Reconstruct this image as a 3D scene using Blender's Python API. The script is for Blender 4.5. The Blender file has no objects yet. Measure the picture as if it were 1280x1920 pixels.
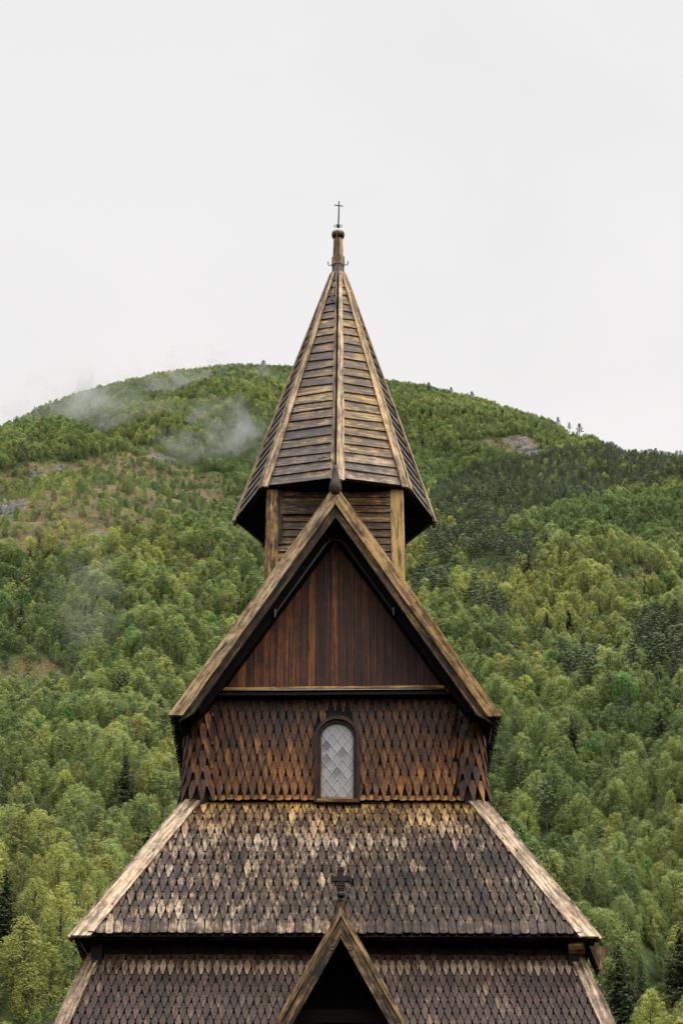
import bpy, math, random
from mathutils import Vector, noise, Matrix

rnd = random.Random(11)
R = math.radians
scene = bpy.context.scene
COL = scene.collection

# ------------------------------------------------------------------ camera
F, PITCH = 4200.0, R(25.0)
cd = bpy.data.cameras.new("camera")
cam = bpy.data.objects.new("camera", cd)
COL.objects.link(cam)
cd.sensor_fit = 'VERTICAL'; cd.sensor_height = 24; cd.sensor_width = 16
cd.lens = 24 * F / 1920
cd.clip_start = 0.5; cd.clip_end = 9000
cam.location = (0, 0, 0)
cam.rotation_euler = (R(90) + PITCH, 0, 0)
scene.camera = cam
CP, SP = math.cos(PITCH), math.sin(PITCH)

def proj(x, y, z):
    f = y * CP + z * SP
    return 640 + F * x / f, 960 - F * (z * CP - y * SP) / f

def pix_ray(px, py):
    u, v = px - 640, 960 - py
    d = Vector((u, F * CP - v * SP, F * SP + v * CP))
    return d.normalized()

# ------------------------------------------------------------------ node helpers
def new_mat(name):
    m = bpy.data.materials.new(name); m.use_nodes = True
    nt = m.node_tree
    for n in list(nt.nodes): nt.nodes.remove(n)
    return m, nt

class NB:
    def __init__(s, nt): s.nt = nt
    def n(s, typ, **kw):
        nd = s.nt.nodes.new(typ)
        for k, v in kw.items():
            setattr(nd, k, v)
        return nd
    def l(s, a, b): s.nt.links.new(a, b)
    def val(s, sock, v):
        if hasattr(v, 'is_output'): s.l(v, sock)
        else: sock.default_value = v
    def math(s, op, a, b=0.0, c=None, clamp=False):
        nd = s.n('ShaderNodeMath', operation=op, use_clamp=clamp)
        s.val(nd.inputs[0], a); s.val(nd.inputs[1], b)
        if c is not None: s.val(nd.inputs[2], c)
        return nd.outputs[0]
    def mix(s, f, a, b):
        nd = s.n('ShaderNodeMix', data_type='RGBA')
        s.val(nd.inputs[0], f); s.val(nd.inputs[6], a); s.val(nd.inputs[7], b)
        return nd.outputs[2]
    def noise(s, vec, scale, detail=4, rough=0.55, dist=0.0):
        nd = s.n('ShaderNodeTexNoise')
        if vec is not None: s.l(vec, nd.inputs['Vector'])
        nd.inputs['Scale'].default_value = scale; nd.inputs['Detail'].default_value = detail
        nd.inputs['Roughness'].default_value = rough; nd.inputs['Distortion'].default_value = dist
        return nd.outputs[0]
    def ramp(s, f, stops):
        nd = s.n('ShaderNodeValToRGB')
        cr = nd.color_ramp
        while len(cr.elements) > 1: cr.elements.remove(cr.elements[-1])
        cr.elements[0].position = stops[0][0]; cr.elements[0].color = (*stops[0][1], 1)
        for p, c in stops[1:]:
            e = cr.elements.new(p); e.color = (*c, 1)
        s.val(nd.inputs[0], f)
        return nd.outputs[0]
    def mapping(s, vec, scale=(1, 1, 1), loc=(0, 0, 0)):
        nd = s.n('ShaderNodeMapping'); s.l(vec, nd.inputs[0])
        nd.inputs['Scale'].default_value = scale; nd.inputs['Location'].default_value = loc
        return nd.outputs[0]

def wood(name, dark, mid, light, gmid, glight, rough=0.62, a=0.35, g=0.55, b=0.5, bump=0.35, gs=(26, 3.0), spec=0.35, stain=0.45):
    """weathered tarred wood: Col = (random per piece, weathering, ochre amount, 1); UV = metres across / along the grain"""
    m, nt = new_mat(name); N = NB(nt)
    at = N.n('ShaderNodeAttribute', attribute_name='Col')
    sep = N.n('ShaderNodeSeparateColor'); N.l(at.outputs['Color'], sep.inputs[0])
    uv = N.n('ShaderNodeUVMap', uv_map='UVMap').outputs[0]
    tc = N.n('ShaderNodeTexCoord').outputs['Object']
    grain = N.noise(N.mapping(uv, (gs[0], gs[1], 1)), 1.0, 5, 0.62, 0.25)
    crack = N.noise(N.mapping(uv, (gs[0] * 2.2, gs[1] * .8, 1), (3, 7, 1)), 1.0, 3, 0.7)
    blot = N.noise(tc, 5.5, 5, 0.65, 0.3)
    speck = N.noise(N.mapping(uv, (gs[0] * 1.1, gs[0] * .22, 1), (5, 2, 1)), 1.0, 4, 0.75)
    stn = N.noise(N.mapping(uv, (gs[0] * .55, gs[1] * 1.6, 1), (1, 4, 1)), 1.0, 5, 0.7, .4)
    big = N.noise(tc, 0.9, 3, 0.5)
    f = N.math('ADD', sep.outputs[1], N.math('MULTIPLY', N.math('SUBTRACT', sep.outputs[0], .5), a))
    f = N.math('ADD', f, N.math('MULTIPLY', N.math('SUBTRACT', grain, .5), g * 1.9))
    f = N.math('ADD', f, N.math('MULTIPLY', N.math('SUBTRACT', blot, .5), b * 1.6))
    f = N.math('ADD', f, N.math('MULTIPLY', N.math('SUBTRACT', speck, .5), b * 1.9))
    f = N.math('ADD', f, N.math('MULTIPLY', N.math('SUBTRACT', big, .5), b * .7), clamp=True)
    c1 = N.ramp(f, [(0.0, dark), (0.42, mid), (0.95, light)])
    c2 = N.ramp(f, [(0.0, dark), (0.42, gmid), (0.95, glight)])
    go = N.math('ADD', sep.outputs[2], N.math('MULTIPLY', N.math('SUBTRACT', N.noise(tc, 3.1, 3), .5), .9), clamp=True)
    c = N.mix(go, c1, c2)
    # open cracks run dark along the grain
    ck = N.math('MULTIPLY', N.math('SUBTRACT', crack, .6, clamp=True), 6.0, clamp=True)
    c = N.mix(N.math('MULTIPLY', ck, .75), c, (*[x * .6 for x in dark], 1))
    c = N.mix(N.math('MULTIPLY', N.math('MULTIPLY', N.math('SUBTRACT', stn, .53, clamp=True), 9.0, clamp=True), stain), c, (*[x * 1.3 for x in dark], 1))
    bs = N.n('ShaderNodeBsdfPrincipled')
    N.l(c, bs.inputs['Base Color'])
    bs.inputs['Roughness'].default_value = rough
    bs.inputs['Specular IOR Level'].default_value = spec
    bp = N.n('ShaderNodeBump'); bp.inputs['Strength'].default_value = bump; bp.inputs['Distance'].default_value = 0.006
    N.l(N.math('SUBTRACT', N.math('ADD', grain, N.math('MULTIPLY', speck, .5)), ck), bp.inputs['Height']); N.l(bp.outputs[0], bs.inputs['Normal'])
    o = N.n('ShaderNodeOutputMaterial'); N.l(bs.outputs[0], o.inputs[0])
    return m

def plain(name, col, rough=0.5, metal=0.0, spec=0.5, var=0.3, scale=20):
    m, nt = new_mat(name); N = NB(nt)
    tc = N.n('ShaderNodeTexCoord').outputs['Object']
    nz = N.noise(tc, scale, 4, .6)
    c = N.mix(nz, (*[x * (1 - var) for x in col], 1), (*[min(1, x * (1 + var)) for x in col], 1))
    bs = N.n('ShaderNodeBsdfPrincipled'); N.l(c, bs.inputs['Base Color'])
    bs.inputs['Roughness'].default_value = rough; bs.inputs['Metallic'].default_value = metal
    bs.inputs['Specular IOR Level'].default_value = spec
    o = N.n('ShaderNodeOutputMaterial'); N.l(bs.outputs[0], o.inputs[0])
    return m

def leafmat(name, col, col2, trans=0.50, var=0.32):
    m, nt = new_mat(name); N = NB(nt)
    oi = N.n('ShaderNodeObjectInfo')
    geo = N.n('ShaderNodeNewGeometry')
    pn = N.noise(geo.outputs['Position'], 0.02, 3, .55)
    ln = N.noise(geo.outputs['Position'], 0.55, 2, .5)
    f = N.math('ADD', N.math('MULTIPLY', oi.outputs['Random'], .55), N.math('MULTIPLY', N.math('SUBTRACT', pn, .32), 1.3), clamp=True)
    c = N.mix(f, (*col, 1), (*col2, 1))
    hv = N.n('ShaderNodeHueSaturation'); N.l(c, hv.inputs['Color'])
    k = N.math('MULTIPLY', N.math('SUBTRACT', N.math('FRACT', N.math('MULTIPLY', oi.outputs['Random'], 7.31)), .5), var * 1.9)
    v = N.math('ADD', 1.0, N.math('ADD', k, N.math('MULTIPLY', N.math('SUBTRACT', ln, .5), var)))
    N.l(v, hv.inputs['Value'])
    d = N.n('ShaderNodeBsdfPrincipled'); N.l(hv.outputs[0], d.inputs['Base Color'])
    d.inputs['Roughness'].default_value = .6; d.inputs['Specular IOR Level'].default_value = .25
    t = N.n('ShaderNodeBsdfTranslucent'); N.l(hv.outputs[0], t.inputs[0])
    mx = N.n('ShaderNodeMixShader'); mx.inputs[0].default_value = trans
    N.l(d.outputs[0], mx.inputs[1]); N.l(t.outputs[0], mx.inputs[2])
    o = N.n('ShaderNodeOutputMaterial'); N.l(mx.outputs[0], o.inputs[0])
    return m

# ------------------------------------------------------------------ mesh builder
ZG = 3.0        # church ground, relative to the camera
Y0 = 29.2       # church front wall, metres in front of the camera
class MB:
    def __init__(s): s.v = []; s.f = []; s.c = []; s.u = []; s.m = []
    def face(s, pts, col, L, W, off, mi=0):
        i = len(s.v); s.v.extend(pts); s.f.append(tuple(range(i, i + len(pts))))
        s.c.append(col); s.m.append(mi)
        Nn = L.cross(W)
        s.u.append([(p.dot(W) + p.dot(Nn) * .77 + off[0], p.dot(L) + off[1]) for p in pts])
    def off(s): return (rnd.uniform(-9, 9), rnd.uniform(-9, 9))
    def col(s, w, gold): return (rnd.random(), w, gold, 1)
    def prism(s, pts, N, th, L, w=.3, gold=.2, back=True, edge=0.0):
        """front polygon pts (CCW seen from N), thickness th along -N"""
        N = N.normalized(); L = L.normalized(); W = L.cross(N).normalized()
        col = s.col(w, gold); o = s.off()
        pb = [p - N * th for p in pts]
        s.face(pts, col, L, W, o)
        if back: s.face(pb[::-1], col, L, W, o)
        n = len(pts)
        for i in range(n):
            j = (i + 1) % n
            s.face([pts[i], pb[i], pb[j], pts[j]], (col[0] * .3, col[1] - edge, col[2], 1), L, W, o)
    def beam(s, p0, p1, w, h, up=Vector((0, 0, 1)), wt=.3, gold=.2, ch=.008, wob=.003, seg=None, w1=None, h1=None):
        """chamfered plank p0->p1; h along 'up', w across; slight wobble of old timber"""
        p0, p1 = Vector(p0), Vector(p1); L = (p1 - p0); ln = L.length; L.normalize()
        X = L.cross(up).normalized(); U = X.cross(L).normalized()
        w1 = w if w1 is None else w1; h1 = h if h1 is None else h1
        seg = seg or max(1, int(ln / .45))
        col = s.col(wt, gold); o = s.off(); rings = []
        for k in range(seg + 1):
            t = k / seg; c = p0.lerp(p1, t)
            if 0 < k < seg: c = c + X * rnd.uniform(-wob, wob) + U * rnd.uniform(-wob, wob)
            a, b = (w + (w1 - w) * t) / 2, (h + (h1 - h) * t) / 2
            e = min(ch, a * .4, b * .4)
            rings.append([c + X * x + U * y for x, y in ((a - e, b), (-a + e, b), (-a, b - e), (-a, -b + e), (-a + e, -b), (a - e, -b), (a, -b + e), (a, b - e))])
        for A, B in zip(rings, rings[1:]):
            for i in range(8):
                j = (i + 1) % 8
                s.face([A[i], A[j], B[j], B[i]], col, L, X, o)
        s.face(rings[0][::-1], col, L, X, o); s.face(rings[-1], col, L, X, o)
    def box(s, lo, hi, wt=.2, gold=.2, L=Vector((0, 0, 1))):
        x0, y0, z0 = lo; x1, y1, z1 = hi
        s.prism([Vector((x0, y0, z0)), Vector((x1, y0, z0)), Vector((x1, y0, z1)), Vector((x0, y0, z1))], Vector((0, -1, 0)), y1 - y0, L, wt, gold)
    def tube(s, pts, r, n=8, wt=.3, gold=.2, r1=None):
        pts = [Vector(p) for p in pts]; col = s.col(wt, gold); o = s.off(); rings = []
        r1 = r if r1 is None else r1
        for k, p in enumerate(pts):
            a = pts[max(0, k - 1)]; b = pts[min(len(pts) - 1, k + 1)]
            d = (b - a).normalized()
            x = d.cross(Vector((0.13, 1, 0.07))).normalized()
            if x.length < .1: x = d.cross(Vector((1, 0, 0))).normalized()
            y = d.cross(x); rr = r + (r1 - r) * k / max(1, len(pts) - 1)
            rings.append([p + (x * math.cos(6.2832 * i / n) + y * math.sin(6.2832 * i / n)) * rr for i in range(n)])
        L = (pts[-1] - pts[0]).normalized() if (pts[-1] - pts[0]).length > 1e-6 else Vector((0, 0, 1))
        W = L.cross(Vector((.1, 1, .1))).normalized()
        for A, B in zip(rings, rings[1:]):
            for i in range(n):
                j = (i + 1) % n
                s.face([A[i], A[j], B[j], B[i]], col, L, W, o)
        s.face(rings[0][::-1], col, L, W, o); s.face(rings[-1], col, L, W, o)
    def lathe(s, prof, c, n=16, wt=.3, gold=.2, sx=1, sy=1):
        """prof = [(r, z)]"""
        c = Vector(c); col = s.col(wt, gold); o = s.off(); Z = Vector((0, 0, 1)); X = Vector((1, 0, 0))
        rings = [[c + Vector((math.cos(6.28319 * i / n) * r * sx, math.sin(6.28319 * i / n) * r * sy, z)) for i in range(n)] for r, z in prof]
        for A, B in zip(rings, rings[1:]):
            for i in range(n):
                j = (i + 1) % n
                s.face([A[i], A[j], B[j], B[i]], col, Z, X, o)
        s.face(rings[0][::-1], col, Z, X, o); s.face(rings[-1], col, Z, X, o)
    def build(s, name, mats, parent=None, shift=True, smooth=False, weld=False, label=None):
        me = bpy.data.meshes.new(name)
        sh = Vector((0, 0, -ZG)) if shift else Vector((0, 0, 0))
        me.from_pydata([v + sh for v in s.v], [], s.f)
        me.uv_layers.new(name='UVMap'); me.color_attributes.new('Col', 'FLOAT_COLOR', 'CORNER')
        fu = []; fc = []
        for u, c in zip(s.u, s.c):
            for q in u: fu.extend(q); fc.extend(c)
        me.uv_layers['UVMap'].data.foreach_set('uv', fu); me.color_attributes['Col'].data.foreach_set('color', fc)
        if not isinstance(mats, (list, tuple)): mats = [mats]
        for m in mats: me.materials.append(m)
        me.polygons.foreach_set('material_index', s.m)
        if weld or smooth:
            import bmesh
            bm = bmesh.new(); bm.from_mesh(me); bmesh.ops.remove_doubles(bm, verts=bm.verts, dist=1e-5)
            bmesh.ops.recalc_face_normals(bm, faces=bm.faces)
            bm.to_mesh(me); bm.free()
        if smooth: me.shade_smooth()
        me.update()
        o = bpy.data.objects.new(name, me); COL.objects.link(o)
        if parent is not None: o.parent = parent
        if label: o['label'] = label
        return o

def V(*a): return Vector(a)

# ------------------------------------------------------------------ materials of the church
DK = (.012, .008, .006)
M_roof = wood('tarred_shingle', (.010, .007, .006), (.072, .048, .033), (.56, .43, .31), (.105, .054, .015), (.56, .32, .08), a=.24, g=.6, b=.72, spec=.22, rough=.7)
M_roof2 = wood('brown_shingle', (.012, .008, .007), (.075, .046, .036), (.42, .31, .22), (.09, .045, .02), (.40, .24, .10), a=.22, g=.4, b=.42, spec=.22, rough=.7)
M_wall = wood('red_shingle', (.010, .005, .003), (.068, .024, .008), (.46, .19, .036), (.118, .042, .009), (.52, .22, .042), a=.16, g=.6, b=.5)
M_board = wood('bleached_board', (.020, .012, .007), (.24, .155, .088), (.66, .50, .34), (.25, .135, .038), (.64, .39, .12), a=.15, g=1.2, b=.8, gs=(22, 1.3), stain=.8)
M_clap = wood('clapboard', (.012, .008, .006), (.075, .048, .030), (.46, .32, .19), (.12, .062, .016), (.52, .31, .075), a=.30, g=.9, b=.75, gs=(26, 1.6), stain=.75)
M_panel = wood('red_plank', (.008, .003, .002), (.062, .019, .008), (.32, .10, .020), (.085, .026, .008), (.46, .15, .020), a=.2, g=.75, b=.3, gs=(34, .8), rough=.6)
M_tar = wood('black_tarred_wood', (.004, .003, .002), (.012, .008, .006), (.05, .03, .018), (.015, .009, .004), (.06, .032, .01), a=.2, g=.4, b=.3, rough=.7, spec=.2)
M_crossw = wood('dark_carved_wood', (.006, .005, .004), (.030, .021, .015), (.28, .20, .11), (.035, .022, .010), (.30, .20, .07), a=.2, g=.6, b=.5)
M_metal = plain('dark_iron', (.02, .018, .017), .5, .6)
M_steel = plain('dull_steel', (.10, .10, .10), .35, .8)
M_lead = plain('lead_sheet', (.075, .058, .048), .55, .2, var=.4, scale=9)
M_copper = plain('brown_copper', (.10, .066, .048), .38, .55, var=.45, scale=7)
M_wire = plain('wire', (.10, .09, .075), .5, .3)
M_leadbar = plain('window_lead', (.66, .65, .63), .5, .0, var=.35, scale=6)

def glass_mat():
    m, nt = new_mat('leaded_glass'); N = NB(nt)
    at = N.n('ShaderNodeAttribute', attribute_name='Col'); sep = N.n('ShaderNodeSeparateColor'); N.l(at.outputs['Color'], sep.inputs[0])
    tc = N.n('ShaderNodeTexCoord').outputs['Object']
    c = N.ramp(sep.outputs[0], [(0, (.12, .12, .135)), (.12, (.19, .19, .20)), (.3, (.31, .30, .30)), (1, (.39, .38, .38))])
    bs = N.n('ShaderNodeBsdfPrincipled'); N.l(c, bs.inputs['Base Color']); bs.inputs['Roughness'].default_value = .12
    bs.inputs['Specular IOR Level'].default_value = .6
    bp = N.n('ShaderNodeBump'); bp.inputs['Strength'].default_value = .15; bp.inputs['Distance'].default_value = .01
    N.l(N.noise(tc, 14, 2), bp.inputs['Height']); N.l(bp.outputs[0], bs.inputs['Normal'])
    o = N.n('ShaderNodeOutputMaterial'); N.l(bs.outputs[0], o.inputs[0])
    return m
M_glass = glass_mat()

# ------------------------------------------------------------------ church root
church = bpy.data.objects.new('stave_church', None); COL.objects.link(church)
church.location = (-.09, Y0, ZG); church.rotation_euler = (0, 0, R(.5))
church['label'] = 'dark wooden stave church with shingled roofs, tall spire and leaded arched window'
church['category'] = 'church'
def tag(o, label, cat=None, group=None, kind=None):
    if label: o['label'] = label
    if cat: o['category'] = cat
    if group: o['group'] = group
    if kind: o['kind'] = kind
    return o

def nz(x, y, s=1.0, o=0.0): return noise.noise(Vector((x * s + o, y * s - o, o * .37)))

# shingle outlines: half width as a fraction of the width at v (tip = 0, full at E)
def outline(W, E, L, p, tip, rounded=False):
    if rounded:
        pts = [(W * .47 * math.sin(R(a)), -W * .30 * math.cos(R(a)) + W * .30) for a in (-80, -50, -20, 20, 50, 80)]
        return pts + [(W * .485, L), (-W * .485, L)]
    vs = [0, .08, .22, .4, .6, .8, .95, 1.08]
    hs = []
    for t in vs:
        tt = max(0.0, min(1.0, (t - .08) / 1.0))
        hs.append(W * min(.487, tip + (.49 - tip) * (1 - (1 - tt) ** p)) if t > .08 else W * tip)
    right = [(h, v * E) for h, v in zip(hs, vs)]
    left = [(-h, v * E) for h, v in zip(hs[::-1], vs[::-1])]
    return right + [(W * .487, L), (-W * .487, L)] + left

def shingle(mb, O, U, S, N, W, E, L, p, tip, lift, th, wt, gold, rounded=False):
    """O = tip point on the deck plane, U across, S up the slope, N out of the roof"""
    a = rnd.gauss(0, .016)
    U2 = (U + S * a).normalized(); S2 = (S - U * a).normalized()
    W *= rnd.uniform(.96, 1.0)
    dv = rnd.uniform(-.010, .010) - (rnd.uniform(.02, .05) if rnd.random() < .015 else 0)
    lf = lift * rnd.uniform(.85, 1.2)
    pts = []
    for u, v in outline(W, E, L, p, tip, rounded):
        n = th + lf * (1 - v / L) + .004
        pts.append(O + U2 * u + S2 * (v + dv) + N * n)
    mb.prism(pts, N, th, S, wt, gold, back=False, edge=.45)  # side faces darkened: tarry edges plus painted shadow outlines

def field(mb, O, U, S, N, length, lim, W, E, p=1.55, tip=.11, lift=.03, th=.016, wfn=None, eave_round=True, skip=None, s_start=0.0, Lk=1.55):
    """rows of pointed shingles up a slope from O; lim(s) -> (u0, u1)"""
    rows = int(round((length - s_start) / E))
    E = (length - s_start) / rows
    for k in range(rows):
        s = s_start + k * E
        u0, u1 = lim(s + E * .5)
        n0 = math.floor(u0 / W) - 1; n1 = math.ceil(u1 / W) + 1
        for i in range(n0, n1):
            u = (i + (.5 if k % 2 else 0)) * W
            if u < u0 + W * .15 or u > u1 - W * .15: continue
            if skip and skip(u, s): continue
            wt, go = wfn(u, s / length) if wfn else (.3, .2)
            Lt = min(E * Lk, length - s)
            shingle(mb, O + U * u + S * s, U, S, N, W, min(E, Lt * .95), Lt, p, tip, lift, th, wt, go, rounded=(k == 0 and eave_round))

def slab(mb, pts, N, th, L, wt=.15, gold=.1): mb.prism(pts, N, th, L, wt, gold)

# ------------------------------------------------------------------ ring of hipped pent roof
def pent(name, mat, ht, hb, yf, yb, zt, zb, run, W, E, boardw, wfn, hip_w, hip_gold, lift=.036, th=.021):
    """front eave at y = yf - run ... ; ht/hb half widths top/bottom (x); runs the same on the sides"""
    mb = MB()
    zr = zt - zb
    A = V(-hb, yf - run, zb); B = V(hb, yf - run, zb); C = V(ht, yf, zt); D = V(-ht, yf, zt)
    sl = math.hypot(run, zr)
    S = V(0, run, zr).normalized(); N = V(0, -zr, run).normalized(); U = V(1, 0, 0)
    slab(mb, [A, B, C, D], N, .07, U, .1, .1)
    field(mb, V(0, yf - run, zb), U, S, N, sl, lambda s: (-(hb + (ht - hb) * s / sl) + .05, (hb + (ht - hb) * s / sl) - .05), W, E, wfn=wfn, lift=lift, th=th)
    depth = yb - yf
    hips = []
    for sx in (-1, 1):
        sr = hb - ht
        A2 = V(sx * hb, yf - run, zb); B2 = V(sx * hb, yb + run, zb); C2 = V(sx * ht, yb, zt); D2 = V(sx * ht, yf, zt)
        Ss = V(-sx * sr, 0, zr).normalized(); Ns = V(sx * zr, 0, sr).normalized(); Us = V(0, sx, 0)
        q = [A2, B2, C2, D2] if sx > 0 else [B2, A2, D2, C2]
        slab(mb, q, Ns, .07, Us, .1, .1)
        ym = (yf + yb) / 2
        fr = lambda s: -(depth / 2 + run * (1 - s / sl)) + .13
        field(mb, V(sx * hb, ym, zb), Us, Ss, Ns, math.hypot(sr, zr), lambda s: (fr(s), -fr(s)), W, E, wfn=lambda u, s: (.28, .2), lift=.012, th=.012)
        # hip boards: one on the front slope, one on the side slope
        hip0, hip1 = A2, D2
        for (Nn, inward) in ((N, V(-sx, 0, 0)), (Ns, V(0, 1, 0))):
            h = MB(); d = (hip1 - hip0).normalized()
            ac = Nn.cross(d).normalized()
            if ac.dot(inward) < 0: ac = -ac
            ofs = Nn * (.062)
            p0 = hip0 - d * .05; p1 = hip1 + d * .02
            k0 = ac * boardw
            # bottom end runs parallel to the eave
            e = inward * (boardw / max(.3, abs(inward.dot(ac))))
            pts = [p0 + ofs, p0 + e + ofs, p1 + e * .92 + ofs, p1 + ofs]
            if (pts[1] - pts[0]).cross(pts[2] - pts[1]).dot(Nn) < 0: pts = pts[::-1]
            # split lengthwise so the edge can waver
            h.prism(pts, Nn, .038, d, hip_w + rnd.uniform(-.05, .05), hip_gold)
            hips.append(h)
            if inward.y > .5: hips[-1].side = True
    # back slope
    S = V(0, -run, zr).normalized(); N = V(0, zr, run).normalized()
    slab(mb, [V(hb, yb + run, zb), V(-hb, yb + run, zb), V(-ht, yb, zt), V(ht, yb, zt)], N, .07, U, .1, .1)
    # soffit boards under the eave
    ob = mb.build(name, mat, church)
    for h in hips: h.build('hip_board', M_board, ob)
    return ob

# ---- aisle roof (upper skirt): pale worn in the upper middle and left, gold at the very top, dark to the lower right
def w_aisle(u, s):
    x = u / 3.2
    w = .265 + .09 * math.exp(-((x + .25) / .55) ** 2) * (1 - abs(s - .6) * 1.2) + .17 * nz(u, s * 2.2, .9, 3)
    if s > .55: w += .10 * math.exp(-((x) / .7) ** 2)
    if s > .84: w += .10
    if x > .15 and s < .6: w -= .06
    if x < -.55: w += .08
    if rnd.random() < .15: w += rnd.uniform(.06, .26)
    if x > .78 - s * .15: w += .12 * rnd.random()
    g = .12 + max(0, (s - .60)) * 2.6 + .3 * max(0, nz(u, s * 2, 1.3, 8))
    return w, g
aisle = pent('aisle_roof', M_roof, 2.03, 3.30, 0.0, 6.0, 9.25, 7.10, 1.27, .114, .243, .215, w_aisle, .62, .08)

def w_gal(u, s):
    w = .30 + .07 * nz(u, s * 2, 1.1, 5)
    if .80 < s < .90: w += .36 + rnd.uniform(-.1, .1)
    if s >= .90: w += .02
    if rnd.random() < .04: w += rnd.uniform(.05, .18)
    g = .08 + (.35 if s > .88 else 0)
    return w, g
gal = pent('gallery_roof', M_roof2, 3.11, 3.63, -.95, 6.95, 6.93, 5.20, .94, .0965, .187, .15, w_gal, .36, .05, lift=.028)

# ---- walls below the roofs
def planked_box(name, mat, xh, y0, y1, z0, z1, wt=.15, gold=.1, pw=.22):
    mb = MB()
    mb.box((-xh + .02, y0 + .02, z0), (xh - .02, y1 - .02, z1), wt, gold)
    n = int(2 * xh / pw)
    for i in range(n):
        x = -xh + (i + .5) * 2 * xh / n
        mb.beam((x, y0, z0), (x, y0, z1), 2 * xh / n - .006, .05, V(0, 1, 0), wt + rnd.uniform(-.05, .05), gold, seg=1)
        mb.beam((x, y1, z0), (x, y1, z1), 2 * xh / n - .006, .05, V(0, 1, 0), wt, gold, seg=1)
    m = int((y1 - y0) / pw)
    for sx in (-1, 1):
        for i in range(m):
            y = y0 + (i + .5) * (y1 - y0) / m
            mb.beam((sx * xh, y, z0), (sx * xh, y, z1), .05, (y1 - y0) / m - .006, V(0, 1, 0), wt, gold, seg=1)
    return mb.build(name, mat, church)
planked_box('aisle_wall', M_tar, 2.97, -.93, 6.93, 5.6, 7.62)
planked_box('gallery_wall', M_tar, 3.55, -1.55, 7.5, ZG - .5, 5.75, .35)
mb = MB()
for sx in (-1, 1):
    mb.beam((sx * 3.02, -1.0, 6.6), (sx * 3.02, -1.0, 7.25), .14, .14, V(0, 1, 0), .35, .8)
for y in (-.98, ):
    mb.beam((-3.1, y - .05, 7.36), (3.1, y - .05, 7.36), .12, .14, V(0, 0, 1), .1, .1)
mb.build('eaves_beam', M_tar, church)

# soffit corner log and triangular spout at the right corner
mb = MB()
mb.tube([(2.98, -1.05, 7.03), (3.16, -1.10, 7.02)], .095, 12, .45, .9)
mb.build('beam_end', M_clap, church)
mb = MB()
c = V(3.30, -1.04, 6.93)
a, b_, d_ = V(-.08, -.1, .09), V(.20, -.06, .10), V(.04, -.08, -.22)
mb.prism([c + a, c + d_, c + b_], V(0, -1, 0), .35, V(0, 0, 1), .32, .55)
sp = mb.build('rain_spout', M_clap, church)
mb = MB(); mb.tube([c + V(.05, -.12, -.2), c + V(.05, -.12, -.5)], .011, 6); mb.build('drip_rod', M_steel, sp)
mb = MB()
mb.tube([(-3.22, -1.95 + .75, 7.04), (-3.16, -1.15, 6.94), (-3.05, -1.1, 6.83), (-2.95, -1.05, 6.79)], .008, 5)
mb.build('cable', M_wire, church); mb = MB()
mb.tube([(2.2, -.6, 10.3), (2.12, -.4, 10.18), (2.09, -.35, 10.0)], .006, 5)
mb.build('cable', M_wire, church)

# ------------------------------------------------------------------ nave wall
NW = 1.80
ZB, ZT = 9.20, 10.78
mb = MB()
mb.box((-NW, .0, ZB - 1.9), (NW, 6.0, ZT + .1), .05, .1)
WX, WB, WT, WHW = .03, 9.30, 10.16, .225     # window axis, glass bottom, spring of the arch, half width
def win_skip(u, s):
    # s is measured from the foot of the wall
    z = ZB + .1 + s
    for zz in (z + .05, z + .14):
        h = WHW + .11 if zz < WT else math.sqrt(max(0, (WHW + .11) ** 2 - (zz - WT) ** 2)) if zz < WT + WHW + .11 else 0
        if abs(u - WX) < h - .05: return True
    return False
def w_nave(u, s):
    w = .23 + .30 * max(0, .8 - s) + .10 * nz(u, s * 2, 1.2, 2)
    if rnd.random() < .18 and s < .75: w += rnd.uniform(.04, .17)
    g = .35 + .45 * (1 - s) + .2 * nz(u, s, 2, 4)
    return w, g
field(mb, V(0, -.004, ZB + .10), V(1, 0, 0), V(0, 0, 1), V(0, -1, 0), ZT - ZB - .12, lambda s: (-1.70, 1.68), .1115, .205, p=1.35, tip=.095, lift=.05, th=.026, wfn=w_nave, eave_round=False, skip=win_skip, Lk=1.6)
# foot course of rounded ochre shingles
for i in range(-15, 16):
    u = i * .1115 + .03
    if abs(u - WX) < .01: pass
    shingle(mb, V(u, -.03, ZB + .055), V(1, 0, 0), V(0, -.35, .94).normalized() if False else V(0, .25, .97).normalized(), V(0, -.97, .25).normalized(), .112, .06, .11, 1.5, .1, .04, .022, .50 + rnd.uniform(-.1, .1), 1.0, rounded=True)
# side walls: shingled too
for sx in (-1, 1):
    field(mb, V(sx * NW, 3.0, ZB + .1), V(0, sx, 0), V(0, 0, 1), V(sx, 0, 0), ZT - ZB - .12, lambda s: (-2.9, 2.9), .1115, .205, p=1.15, tip=.13, lift=.04, th=.022, wfn=w_nave, eave_round=False, Lk=1.6)
nave = mb.build('nave_wall', M_wall, church)

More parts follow.
